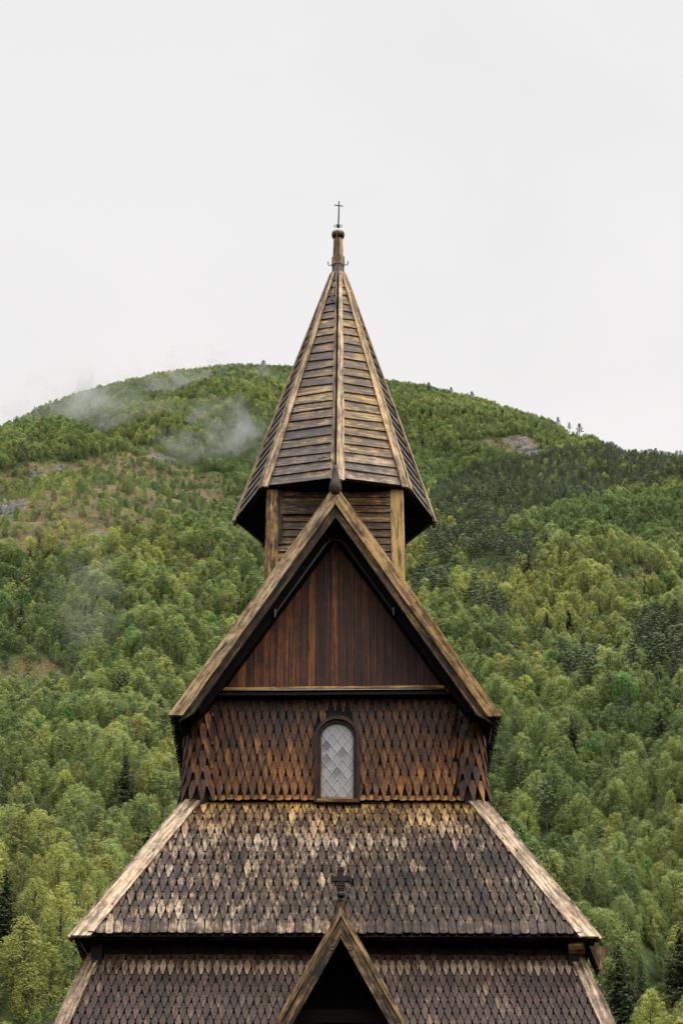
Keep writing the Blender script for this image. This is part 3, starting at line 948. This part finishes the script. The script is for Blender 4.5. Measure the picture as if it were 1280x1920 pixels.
def terrain_mat():
    m, nt = new_mat('hillside_ground'); N = NB(nt)
    at = N.n('ShaderNodeAttribute', attribute_name='Mask'); sep = N.n('ShaderNodeSeparateColor'); N.l(at.outputs['Color'], sep.inputs[0])
    pos = N.n('ShaderNodeNewGeometry').outputs['Position']
    n1 = N.noise(pos, .16, 6, .65); n2 = N.noise(pos, .035, 4, .6); n3 = N.noise(pos, .7, 4, .7)
    grass = N.ramp(n1, [(.3, (.022, .038, .014)), (.5, (.055, .075, .024)), (.7, (.10, .10, .035))])
    heath = N.ramp(N.math('ADD', N.math('MULTIPLY', n1, .6), N.math('MULTIPLY', n3, .4)), [(.36, (.030, .042, .014)), (.46, (.075, .078, .028)), (.55, (.13, .092, .040)), (.67, (.22, .165, .085))])
    rock = N.ramp(N.math('ADD', N.math('MULTIPLY', n1, .5), N.math('MULTIPLY', n3, .5)), [(.40, (.012, .012, .011)), (.48, (.055, .051, .046)), (.58, (.17, .158, .143))])
    hm = N.math('ADD', N.math('MULTIPLY', sep.outputs[0], .9), N.math('MULTIPLY', N.math('SUBTRACT', n2, .55), 1.4), clamp=True)
    hm = N.math('MULTIPLY', N.math('SUBTRACT', hm, .25), 2.2, clamp=True)
    rm = N.math('MULTIPLY', N.math('SUBTRACT', N.math('ADD', sep.outputs[1], N.math('MULTIPLY', N.math('SUBTRACT', n3, .5), 1.2)), .5), 4, clamp=True)
    rm = N.math('MULTIPLY', rm, N.math('GREATER_THAN', sep.outputs[1], .05))
    c = N.mix(rm, N.mix(hm, grass, heath), rock)
    bs = N.n('ShaderNodeBsdfPrincipled'); N.l(c, bs.inputs['Base Color']); bs.inputs['Roughness'].default_value = .9; bs.inputs['Specular IOR Level'].default_value = .15
    bp = N.n('ShaderNodeBump'); bp.inputs['Strength'].default_value = .8; bp.inputs['Distance'].default_value = 1.5
    N.l(N.math('ADD', n1, n3), bp.inputs['Height']); N.l(bp.outputs[0], bs.inputs['Normal'])
    o = N.n('ShaderNodeOutputMaterial'); N.l(bs.outputs[0], o.inputs[0])
    return m
me.materials.append(terrain_mat())
ter = bpy.data.objects.new('terrain', me); COL.objects.link(ter); ter['kind'] = 'structure'
ter['label'] = 'steep wooded hillside with brown heath and grey rock'

# ================================================================== trees
LEAF = {'yellow-green': leafmat('leaf_yellow_green', (.50, .50, .145), (.41, .45, .13)),
        'mid-green': leafmat('leaf_mid_green', (.385, .44, .135), (.30, .375, .12)),
        'deep green': leafmat('leaf_deep_green', (.26, .335, .105), (.20, .285, .095)),
        'vivid green': leafmat('leaf_vivid_green', (.16, .33, .07), (.15, .30, .07)),
        'spruce': leafmat('spruce_needles', (.050, .068, .024), (.060, .076, .026), .15),
        'pine': leafmat('pine_needles', (.11, .155, .065), (.13, .17, .065), .15)}
M_birch = plain('birch_bark', (.40, .38, .34), .8, var=.6, scale=1.5)
M_bark = plain('grey_brown_bark', (.085, .068, .052), .9, var=.5, scale=2)

class TM:
    def __init__(s): s.v = []; s.f = []; s.m = []
    def quad(s, c, n, size, rg, asp=1.0, mi=0):
        n = n.normalized(); a = n.cross(Vector((rg.uniform(-1, 1), rg.uniform(-1, 1), rg.uniform(-1, 1))))
        if a.length < .05: a = n.cross(V(1, 0, .2))
        a.normalize(); b = n.cross(a); i = len(s.v)
        a = a * size; b = b * size * asp
        s.v += [c + a, c + b, c - a, c - b]; s.f.append((i, i + 1, i + 2, i + 3)); s.m.append(mi)
    def limb(s, p, q, r0, r1, n=5, mi=0):
        d = (q - p).normalized(); x = d.cross(V(.3, 1, .1)).normalized(); y = d.cross(x); i = len(s.v)
        for c, r in ((p, r0), (q, r1)):
            s.v += [c + (x * math.cos(6.283 * k / n) + y * math.sin(6.283 * k / n)) * r for k in range(n)]
        for k in range(n):
            j = (k + 1) % n; s.f.append((i + k, i + j, i + n + j, i + n + k)); s.m.append(mi)
    def mesh(s, name, mats):
        me = bpy.data.meshes.new(name); me.from_pydata(s.v, [], s.f)
        for m in mats: me.materials.append(m)
        me.polygons.foreach_set('material_index', s.m); me.update()
        return me

def broadleaf(seed, ncl, nlf, lsize, wide=.30, base=.22, droop=.35):
    """unit-height crown and trunk: branches carry leaf clumps of uneven size, with gaps between"""
    rg = random.Random(seed); cr = TM(); tr = TM()
    bend = V(rg.uniform(-.05, .05), rg.uniform(-.05, .05), 0)
    tp = [V(0, 0, 0), V(bend.x * .3, bend.y * .3, .25), V(bend.x, bend.y, .55), V(bend.x * 1.4, bend.y * 1.4, .92)]
    for k, (a, b) in enumerate(zip(tp, tp[1:])): tr.limb(a, b, .018 - .004 * k, .014 - .0042 * k, 6)
    lobes = [(rg.uniform(0, 6.28), rg.uniform(.3, .98), rg.uniform(-.25, .55)) for _ in range(12)]
    for c in range(ncl):
        t = (c + rg.random()) / ncl
        zc = base + (.95 - base) * (t ** .9)
        prof = (math.sin(min(1, (1 - t) * 1.15 + .06) * math.pi / 2) ** .75) * (.6 + .4 * min(1, t * 4))
        ang = c * 2.39996 + rg.uniform(-.5, .5)
        lob = .9 + sum(a * math.exp(-((math.atan2(math.sin(ang - p), math.cos(ang - p))) / .6) ** 2 - ((t - h) / .18) ** 2) for p, h, a in lobes)
        rr = wide * prof * lob * rg.uniform(.55, .95)
        tz = tp[1].lerp(tp[3], max(0, min(1, (zc - .25) / .67)))
        p = V(tz.x + math.cos(ang) * rr, tz.y + math.sin(ang) * rr, zc)
        if c % 3 == 0: tr.limb(V(tz.x, tz.y, max(.12, zc - .16 - rr * .3)), p, .0055, .0015, 4)
        cs = rg.uniform(.045, .12) * (.7 + .5 * prof) * (wide / .33)
        for q in range(nlf):
            d = V(rg.gauss(0, 1), rg.gauss(0, 1), rg.gauss(.25, 1)); d.normalize()
            s_ = rg.uniform(.72, 1.08) if rg.random() < .8 else rg.uniform(.3, .7)
            pos = p + V(d.x * cs * s_ * .85, d.y * cs * s_ * .85, d.z * cs * s_ * .95 - (droop * cs * 1.1 * rg.random() if d.z < .25 else 0))
            nn = d * .75 + V(0, 0, .45) + V(math.cos(ang), math.sin(ang), 0) * .3 + V(rg.uniform(-.4, .4), rg.uniform(-.4, .4), rg.uniform(-.3, .3))
            cr.quad(pos, nn, lsize * rg.uniform(.6, 1.25), rg, rg.uniform(.5, .9))
    return cr, tr

def conifer(seed, nl, nb, size, kind):
    rg = random.Random(seed); cr = TM(); tr = TM()
    if kind == 'spruce':
        tr.limb(V(0, 0, 0), V(0, 0, .97), .016, .002, 6)
        for k in range(nl):
            t = k / nl; z = .06 + .92 * t; rad = .25 * (1 - t) ** .85 + .012
            for b in range(max(4, int(nb * (1 - t * .6)))):
                a = 6.283 * (b + rg.random() * .9) / max(4, int(nb * (1 - t * .6))) + k
                rl = rad * rg.uniform(.65, 1.12)
                m = max(3, int(rl / size * 1.6))
                for q in range(m):
                    f = (q + .6) / m
                    p = V(math.cos(a) * rl * f, math.sin(a) * rl * f, z - rl * .42 * f + .10 * rl * f * f * f + rg.uniform(-.006, .006))
                    for _ in range(2):
                        w = (1 - f * .6) * rl * .28
                        pp = p + V(-math.sin(a), math.cos(a), 0) * rg.uniform(-w, w) - V(0, 0, abs(rg.gauss(0, .008)))
                        cr.quad(pp, V(math.cos(a) * .5 + rg.uniform(-.5, .5), math.sin(a) * .5 + rg.uniform(-.5, .5), .8), size * rg.uniform(.6, 1.1), rg, .5)
    else:
        tr.limb(V(0, 0, 0), V(.01, 0, .5), .016, .011, 6); tr.limb(V(.01, 0, .5), V(-.01, .01, .95), .011, .002, 6)
        for c in range(nl):
            t = (c + rg.random()) / nl; z = .34 + .64 * t
            rad = .19 * (1 - t) ** .6 * rg.uniform(.4, 1.1) + .01
            a = c * 2.4 + rg.uniform(-.4, .4)
            p = V(math.cos(a) * rad, math.sin(a) * rad, z)
            tr.limb(V(0, 0, z - .03), p, .005, .002, 4)
            cs = rg.uniform(.04, .075)
            for q in range(nb):
                d = V(rg.gauss(0, 1), rg.gauss(0, 1), rg.gauss(0, .55))
                d.normalize(); s_ = rg.uniform(.3, 1)
                cr.quad(p + V(d.x * cs * s_, d.y * cs * s_, d.z * cs * .55 * s_), d + V(0, 0, .6), size * rg.uniform(.6, 1.2), rg, .5)
    return cr, tr

# near variants (crown and trunk meshes kept apart), far variants (one mesh, two materials)
near = {}
shapes = [broadleaf(s, 60, 92, .0125, w, b, dr) for s, w, b, dr in ((1, .30, .12, 1.0), (2, .23, .22, 1.6), (3, .36, .12, .7), (4, .26, .14, 1.3), (5, .21, .26, 1.1), (6, .32, .10, 1.4))]
for tint in ('yellow-green', 'mid-green', 'deep green', 'vivid green'):
    near[tint] = [(c.mesh('birch_crown', [LEAF[tint]]), t.mesh('birch_trunk', [M_birch if i in (1, 4) else M_bark])) for i, (c, t) in enumerate(shapes)]
near['spruce'] = [(c.mesh('spruce_crown', [LEAF['spruce']]), t.mesh('spruce_trunk', [M_bark])) for c, t in (conifer(11, 34, 13, .013, 'spruce'), conifer(12, 30, 11, .014, 'spruce'))]
near['pine'] = [(c.mesh('pine_crown', [LEAF['pine']]), t.mesh('pine_trunk', [M_bark])) for c, t in (conifer(21, 46, 34, .018, 'pine'), conifer(22, 38, 34, .018, 'pine'))]

protos = bpy.data.collections.new('forest_variants')     # never linked to the scene
FAR = {}; nproto = 0
def add_proto(cr, tr, lm, bm, key):
    global nproto
    t = TM(); t.v = list(cr.v); t.f = list(cr.f); t.m = [0] * len(cr.f)
    o = len(t.v); t.v += tr.v; t.f += [tuple(i + o for i in f) for f in tr.f]; t.m += [1] * len(tr.f)
    ob = bpy.data.objects.new('variant_%03d' % nproto, t.mesh('forest_tree', [lm, bm])); protos.objects.link(ob)
    FAR.setdefault(key, []).append(nproto); nproto += 1
far_shapes = [broadleaf(s, 26, 30, .034, w, b, dr) for s, w, b, dr in ((31, .36, .08, .6), (32, .30, .08, .9), (33, .44, .06, .4))]
mid_shapes = [broadleaf(s, 46, 48, .021, w, b, dr) for s, w, b, dr in ((41, .35, .08, .9), (42, .29, .10, 1.4), (43, .41, .10, .6))]
for tint in ('yellow-green', 'mid-green', 'deep green', 'vivid green'):
    for i, (c, t) in enumerate(far_shapes): add_proto(c, t, LEAF[tint], M_birch if i == 1 else M_bark, ('far', tint))
    for i, (c, t) in enumerate(mid_shapes): add_proto(c, t, LEAF[tint], M_birch if i == 1 else M_bark, ('mid', tint))
for s in (51, 52):
    c, t = conifer(s, 30, 20, .026, 'pine'); add_proto(c, t, LEAF['pine'], M_bark, ('far', 'pine')); add_proto(c, t, LEAF['pine'], M_bark, ('mid', 'pine'))
c, t = conifer(61, 18, 8, .026, 'spruce'); add_proto(c, t, LEAF['spruce'], M_bark, ('far', 'spruce')); add_proto(c, t, LEAF['spruce'], M_bark, ('mid', 'spruce'))

PINES = [[(820, 905), (900, 868), (1010, 850), (1120, 835), (1170, 838), (1290, 842), (1290, 905), (1180, 920), (1060, 945), (960, 985), (900, 1015), (850, 1060), (790, 1080), (800, 960)],
         [(860, 1035), (960, 1000), (1010, 1040), (960, 1080), (880, 1085)], [(770, 1060), (850, 1080), (830, 1140), (770, 1130)], [(880, 1120), (960, 1130), (940, 1180), (880, 1170)], [(1180, 1180), (1290, 1160), (1290, 1290), (1190, 1300)], [(1040, 1260), (1120, 1250), (1130, 1300), (1050, 1310)]]
CHURCH = [(630, 380), (645, 520), (825, 975), (770, 1025), (772, 1100), (932, 1335), (918, 1500), (1117, 1763), (1080, 1800), (1155, 1925), (95, 1925), (170, 1795), (135, 1757), (340, 1505), (315, 1340), (490, 1090), (490, 1025), (435, 980), (615, 520)]

trees = []       # (x, y, z, h, type, rot, size in px, px, py of the middle of the crown, widthscale)
tr_rng = random.Random(77)
d = 350.0
while d < 1420:
    t = (d - 300) / 1100
    hm = 15.0 * max(0, 1 - t) ** 1.12 + 3.5 * t
    sp = hm * .48
    az = -.46
    while az < .46:
        a = az + tr_rng.uniform(-.45, .45) * sp / d; dd = d + tr_rng.uniform(-.5, .5) * sp
        az += sp / d * (1.0 if abs(az) < .20 else 1.35)
        if dd > ridge_dist(a) + 10: continue
        x, y = dd * math.sin(a), dd * math.cos(a); z = height(x, y)
        px, py = proj(x, y, z)
        if py > 2250: continue
        h_, r_ = ground_mask(x, y, z)
        hh = hm * tr_rng.uniform(.62, 1.3)
        q = noise.noise(Vector((x * .012, y * .012, 5)))
        if r_:
            if tr_rng.random() < .72: continue
            hh *= .5
        if h_:
            if tr_rng.random() < .36: continue
            hh *= tr_rng.uniform(.35, .7)
        elif q > .42 and tr_rng.random() < .4: continue
        pine = any(in_poly(px, py - 8, P) for P in PINES)
        pr = tr_rng.random()
        lean = noise.noise(Vector((x * .010, y * .010, 8))) + tr_rng.uniform(-.35, .35)
        low = ss(1250, 1650, py)
        if pine and pr < .8: ty = 'pine'; hh *= 1.25
        elif pr > (.955 if px > 640 else .975): ty = 'pine' if tr_rng.random() < .6 else 'spruce'
        else:
            lean += (.50 if px > 700 else .22) * low + (-.12 if px < 400 and 1250 < py < 1500 else 0)
            if px > 900 and 900 < py < 1000: lean -= .1
            if px < 560 and py < 1250: lean -= .14
            ty = 'yellow-green' if lean > .30 else 'mid-green' if lean > -.12 else 'deep green'
            if tr_rng.random() < .02: ty = 'vivid green'
        if ty == 'spruce': hh *= 1.3
        ws = tr_rng.uniform(.8, 1.25)
        cx, cy = proj(x, y, z + hh * .62)
        trees.append([x, y, z, hh, ty, tr_rng.uniform(0, 6.283), F * hh / math.hypot(d, z), cx, cy, ws])
    d += sp * .95

# trees singled out in the photograph
special = []
def special_tree(px_top, py_top, hgt, ty, label, ws=1.0, var=0):
    """a tree of this height on the hillside, on the bearing where the photo shows its top"""
    dr = pix_ray(px_top, py_top); az = math.atan2(dr.x, dr.y); tn = dr.z / math.hypot(dr.x, dr.y)
    dist = 330.0; lim = ridge_dist(az) - 2
    while dist < lim and tn * dist - height(dist * math.sin(az), dist * math.cos(az)) > hgt: dist += 2
    x, y = dist * math.sin(az), dist * math.cos(az); z = height(x, y)
    special.append((x, y, z - .2, max(3, tn * dist - z), ty, rnd.uniform(0, 6.28), ws, var, label))
special_tree(1157, 1762, 20, 'spruce', 'dark spruce with broad drooping boughs beside the right end of the lower roof', 1.25)
special_tree(1272, 1712, 24, 'spruce', 'tall dark spruce cut by the right edge of the photo, at the bottom', 1.25, 1)
special_tree(1198, 1780, 17, 'spruce', 'thin dark spruce between the two large spruces at bottom right', .7)
special_tree(14, 1622, 17, 'spruce', 'dark spruce standing alone at the left edge above the broad birches', 1.3, 1)
special_tree(1021, 1462, 17, 'pine', 'dark conical conifer right of the upper shingled roof, among pale birches', 1.15)
special_tree(1092, 1690, 12, 'vivid green', 'vivid green rounded tree just above the right tip of the upper shingled roof', 1.25, 2)
special_tree(1210, 1850, 14, 'yellow-green', 'pale yellow-green birch in front of the bottom right spruces', 1.1)
special_tree(60, 1720, 17, 'yellow-green', 'broad yellow-green birch left of the lower roof, in the bottom left corner', 1.35)
for px, py, lab, w in ((1045, 781, 'left one of the three lone pines on the right skyline', 1.1), (1066, 791, 'middle and shortest of the three lone pines on the right skyline', 1.0), (1085, 793, 'right one of the three lone pines on the right skyline', 1.2), (884, 733, 'lone pine with a flat top on the skyline right of the spire', 1.4), (845, 725, 'small pine on the skyline just left of the flat-topped lone pine', 1.2), (803, 716, 'dark pine on the skyline nearest to the spire on its right', 1.4), (494, 675, 'small bent pine on the skyline left of the spire', 1.6)):
    special_tree(px, py, 7.5, 'pine', lab, w, 0)

KIND = {'spruce': 'spruce_tree', 'pine': 'pine_tree'}
def put_tree(x, y, z, hh, ty, rot, ws, var, label, group=None, parts=True):
    cm, tm = near[ty][var % len(near[ty])]
    nm = KIND.get(ty, 'birch_tree')
    r = bpy.data.objects.new(nm, None); COL.objects.link(r)
    r.location = (x, y, z); r.rotation_euler = (0, 0, rot); r.scale = (hh * ws, hh * ws, hh)
    r['label'] = label; r['category'] = nm.replace('_tree', ' tree')
    if group: r['group'] = group
    for n, m in (('crown', cm), ('trunk', tm)):
        c = bpy.data.objects.new(n, m); COL.objects.link(c); c.parent = r
    return r
for i, (x, y, z, hh, ty, rot, ws, var, lab) in enumerate(special):
    put_tree(x, y, z, hh, ty, rot, ws, var, lab)

# the birches that show largest become things of their own; the rest of the wood is one mass
def visible(T):
    px, py = T[7], T[8]
    if not (-5 < px < 1285 and py < 1925): return False
    return not in_poly(px, py, CHURCH)
def too_close(T):   # keep clear of the singled-out trees
    for s in special:
        if s[4] not in ('spruce', 'pine'):
            if (T[0] - s[0]) ** 2 + (T[1] - s[1]) ** 2 < 9: return True
            continue
        ds = math.hypot(s[0], s[1]); dt = math.hypot(T[0], T[1])
        lat = (math.atan2(T[0], T[1]) - math.atan2(s[0], s[1])) * dt; gap = ds - dt
        if -3 < gap < (14 if s[3] < 9 else 34) and abs(lat) < s[3] * .10 + T[3] * (.12 if s[3] < 9 else .22): return True
    return False
for T in trees:
    if too_close(T): T[3] *= .45; T[6] *= .45; T[9] *= 1.6; T[7], T[8] = proj(T[0], T[1], T[2] + T[3] * .62)
cand = sorted([T for T in trees if visible(T)], key=lambda T: -T[6])
broad = [T for T in cand if T[4] not in ('pine', 'spruce')][:290]
con = [T for T in cand if T[4] in ('pine', 'spruce')][:60]
chosen = broad + con
cid = set(id(T) for T in chosen)

LEVELS_ = [(1250, 'above the gable foot'), (1345, 'level with gable foot'), (1430, 'level with window top'), (1510, 'level with window sill'), (1590, 'level with upper roof top'), (1670, 'level with upper roof middle'), (1760, 'level with upper roof eave'), (1840, 'level with lower roof top'), (9999, 'at the bottom edge')]
def describe(T):
    px, py = T[7], T[8]
    size = 'tall' if T[3] > 14.5 else 'short' if T[3] < 11 else 'middling'
    lev = next(n for y, n in LEVELS_ if py < y)
    side = 'left' if px < 630 else 'right'
    kind = 'birch' if T[4] not in ('pine', 'spruce') else T[4]
    tint = T[4] if kind == 'birch' else 'dark'
    return size, tint, kind, side, lev
buckets = {}
for T in chosen: buckets.setdefault(describe(T), []).append(T)
ORD = ['nearest', 'second nearest', 'third nearest', 'fourth nearest', 'fifth nearest', 'sixth nearest', 'seventh nearest', 'eighth nearest', 'ninth nearest', 'tenth nearest', 'eleventh nearest', 'twelfth nearest', 'thirteenth nearest']
for (size, tint, kind, side, lev), L in buckets.items():
    L.sort(key=lambda T: abs(T[7] - 630))
    for i, T in enumerate(L):
        lab = '%s %s %s %s of church, %s' % (size, tint, kind, side, lev)
        if len(L) > 1: lab += ', ' + (ORD[i] if i < len(ORD) else 'farthest out')
        put_tree(T[0], T[1], T[2] - .3, T[3], T[4], T[5], T[9], int(T[5] * 100), lab, '%s trees on the slope %s of the church' % (kind, side))

rest = [T for T in trees if id(T) not in cid]
me = bpy.data.meshes.new('forest'); me.from_pydata([(T[0], T[1], T[2] - .25) for T in rest], [], [])
def attr(name, typ, data, key='value'):
    a = me.attributes.new(name, typ, 'POINT'); a.data.foreach_set(key, data)
attr('variant', 'INT', [tr_rng.choice(FAR[('mid' if T[6] > 42 else 'far', T[4])]) for T in rest])
attr('spin', 'FLOAT', [T[5] for T in rest])
sv = []
for T in rest: sv += [T[3] * T[9], T[3] * T[9], T[3]]
attr('size', 'FLOAT_VECTOR', sv, 'vector')
forest = bpy.data.objects.new('forest', me); COL.objects.link(forest)
tag(forest, 'dense birch and pine wood covering the steep hill', kind='stuff')
ng = bpy.data.node_groups.new('forest_scatter', 'GeometryNodeTree')
ng.interface.new_socket('Geometry', in_out='INPUT', socket_type='NodeSocketGeometry'); ng.interface.new_socket('Geometry', in_out='OUTPUT', socket_type='NodeSocketGeometry')
gi = ng.nodes.new('NodeGroupInput'); go = ng.nodes.new('NodeGroupOutput')
ci = ng.nodes.new('GeometryNodeCollectionInfo'); ci.inputs['Collection'].default_value = protos; ci.inputs['Separate Children'].default_value = True; ci.inputs['Reset Children'].default_value = True
ip = ng.nodes.new('GeometryNodeInstanceOnPoints'); ip.inputs['Pick Instance'].default_value = True
def na(name, typ):
    n = ng.nodes.new('GeometryNodeInputNamedAttribute'); n.data_type = typ; n.inputs['Name'].default_value = name; return n.outputs['Attribute']
cx = ng.nodes.new('ShaderNodeCombineXYZ'); ng.links.new(na('spin', 'FLOAT'), cx.inputs[2])
ng.links.new(gi.outputs[0], ip.inputs['Points']); ng.links.new(ci.outputs[0], ip.inputs['Instance'])
ng.links.new(na('variant', 'INT'), ip.inputs['Instance Index']); ng.links.new(cx.outputs[0], ip.inputs['Rotation'])
ng.links.new(na('size', 'FLOAT_VECTOR'), ip.inputs['Scale']); ng.links.new(ip.outputs[0], go.inputs[0])
md = forest.modifiers.new('scatter', 'NODES'); md.node_group = ng
print('TREES', len(trees), 'near', len(chosen), 'rest', len(rest), 'smallest', chosen and broad[-1][6])

# ================================================================== air
def box_obj(name, lo, hi, mat):
    mb = MB(); mb.box(lo, hi)
    o = mb.build(name, mat, None, shift=False, weld=True); o['kind'] = 'stuff'; return o
m, nt = new_mat('haze_air'); N = NB(nt)
pv = N.n('ShaderNodeVolumePrincipled'); pv.inputs['Color'].default_value = (.95, .96, .98, 1); pv.inputs['Density'].default_value = .00048
pv.inputs['Anisotropy'].default_value = .2
o = N.n('ShaderNodeOutputMaterial'); N.l(pv.outputs[0], o.inputs['Volume'])
zmin = min(v[2] for v in verts)
haze = box_obj('haze', (-2700, -320, zmin - 1), (2700, 4300, 900), m)
tag(haze, 'thin damp haze over the valley', kind='stuff')

def mist(cpx, cpy, dist, size, dens, seed, label, sc=.035):
    dr = pix_ray(cpx, cpy); k = dist / math.hypot(dr.x, dr.y); c = dr * k
    m, nt = new_mat('mist_vapour'); N = NB(nt)
    tc = N.n('ShaderNodeTexCoord')
    g = N.mapping(tc.outputs['Generated'], (2, 2, 2), (-1, -1, -1))
    ln = N.n('ShaderNodeVectorMath', operation='LENGTH'); N.l(g, ln.inputs[0])
    fall = N.math('SUBTRACT', 1.0, ln.outputs['Value'], clamp=True)
    nn = N.noise(N.mapping(tc.outputs['Object'], (.8, .5, 1.0), (seed * 17.3, 0, 0)), sc, 8, .68, 1.6)
    f = N.math('MULTIPLY', N.math('SUBTRACT', N.math('ADD', nn, N.math('MULTIPLY', fall, .16)), .565, clamp=True), 7.5)
    f = N.math('MULTIPLY', f, N.math('MULTIPLY', N.math('MULTIPLY', fall, 2.2, clamp=True), dens))
    pv = N.n('ShaderNodeVolumePrincipled'); pv.inputs['Color'].default_value = (1, 1, 1, 1); N.l(f, pv.inputs['Density'])
    o = N.n('ShaderNodeOutputMaterial'); N.l(pv.outputs[0], o.inputs['Volume'])
    mb = MB(); mb.box((-size[0], -size[1], -size[2]), size)
    ob = mb.build('mist', m, None, shift=False, weld=True); ob.location = c
    tag(ob, label, kind='stuff')
    return ob
mist(355, 742, 1250, (68, 60, 30), .025, 1, 'wisp of mist trailing just below the left part of the crest', .028)
mist(400, 850, 1120, (48, 50, 36), .024, 2, 'patch of mist clinging to the slope left of the spire', .032)
mist(150, 790, 1170, (70, 60, 30), .024, 3, 'thin mist drifting along the left crest', .028)
mist(165, 1160, 760, (20, 20, 40), .010, 4, 'faint column of mist low on the left slope', .06)

# ================================================================== light
SUN_EL, SUN_AZ = 46.0, 128.0     # high, behind the camera to the right, veiled by cloud
w = bpy.data.worlds.new('World'); scene.world = w; w.use_nodes = True
nt = w.node_tree
for n in list(nt.nodes): nt.nodes.remove(n)
N = NB(nt)
sky = N.n('ShaderNodeTexSky', sky_type='NISHITA'); sky.sun_disc = False
sky.sun_elevation = R(SUN_EL); sky.sun_rotation = R(SUN_AZ); sky.air_density = 1.0; sky.dust_density = 4.0
hs = N.n('ShaderNodeHueSaturation'); hs.inputs['Saturation'].default_value = .10; N.l(sky.outputs[0], hs.inputs['Color'])
b1 = N.n('ShaderNodeBackground'); N.l(hs.outputs[0], b1.inputs[0]); b1.inputs[1].default_value = .045
tc = N.n('ShaderNodeTexCoord').outputs['Generated']
sx = N.n('ShaderNodeSeparateXYZ'); N.l(tc, sx.inputs[0])
cl = N.noise(N.mapping(tc, (1.6, 1.6, 3.2)), 2.2, 5, .55, .3)
# overcast: level brightness low down, brighter overhead, unseen zenith boosted to light the hill
up = N.ramp(sx.outputs[2], [(0, (.330, .312, .298)), (.35, (.340, .326, .318)), (.62, (.330, .324, .322)), (.74, (1.2, 1.2, 1.2)), (1.0, (6.2, 6.2, 6.2))])
c = N.mix(N.math('MULTIPLY', N.math('SUBTRACT', cl, .42, clamp=True), 1.8, clamp=True), up, (.285, .281, .276, 1))
b2 = N.n('ShaderNodeBackground'); N.l(c, b2.inputs[0]); b2.inputs[1].default_value = 1.0
ad = N.n('ShaderNodeAddShader'); N.l(b1.outputs[0], ad.inputs[0]); N.l(b2.outputs[0], ad.inputs[1])
wo = N.n('ShaderNodeOutputWorld'); N.l(ad.outputs[0], wo.inputs[0])
sd = bpy.data.lights.new('sun', 'SUN'); sd.energy = 1.5; sd.angle = R(10); sd.color = (1, .95, .87)
so = bpy.data.objects.new('sun', sd); COL.objects.link(so)
sv = V(math.sin(R(SUN_AZ)) * math.cos(R(SUN_EL)), math.cos(R(SUN_AZ)) * math.cos(R(SUN_EL)), math.sin(R(SUN_EL)))
so.rotation_euler = sv.to_track_quat('Z', 'Y').to_euler(); so.location = sv * 60

scene.view_settings.view_transform = 'Standard'; scene.view_settings.look = 'None'
scene.view_settings.gamma = 1; scene.view_settings.exposure = 1.0
scene.render.engine = 'CYCLES'
cy = scene.cycles
cy.use_denoising = True
cy.max_bounces = 8; cy.diffuse_bounces = 3; cy.glossy_bounces = 2; cy.transmission_bounces = 2; cy.volume_bounces = 6
cy.transparent_max_bounces = 4
cy.volume_step_rate = 1.0; cy.volume_max_steps = 96
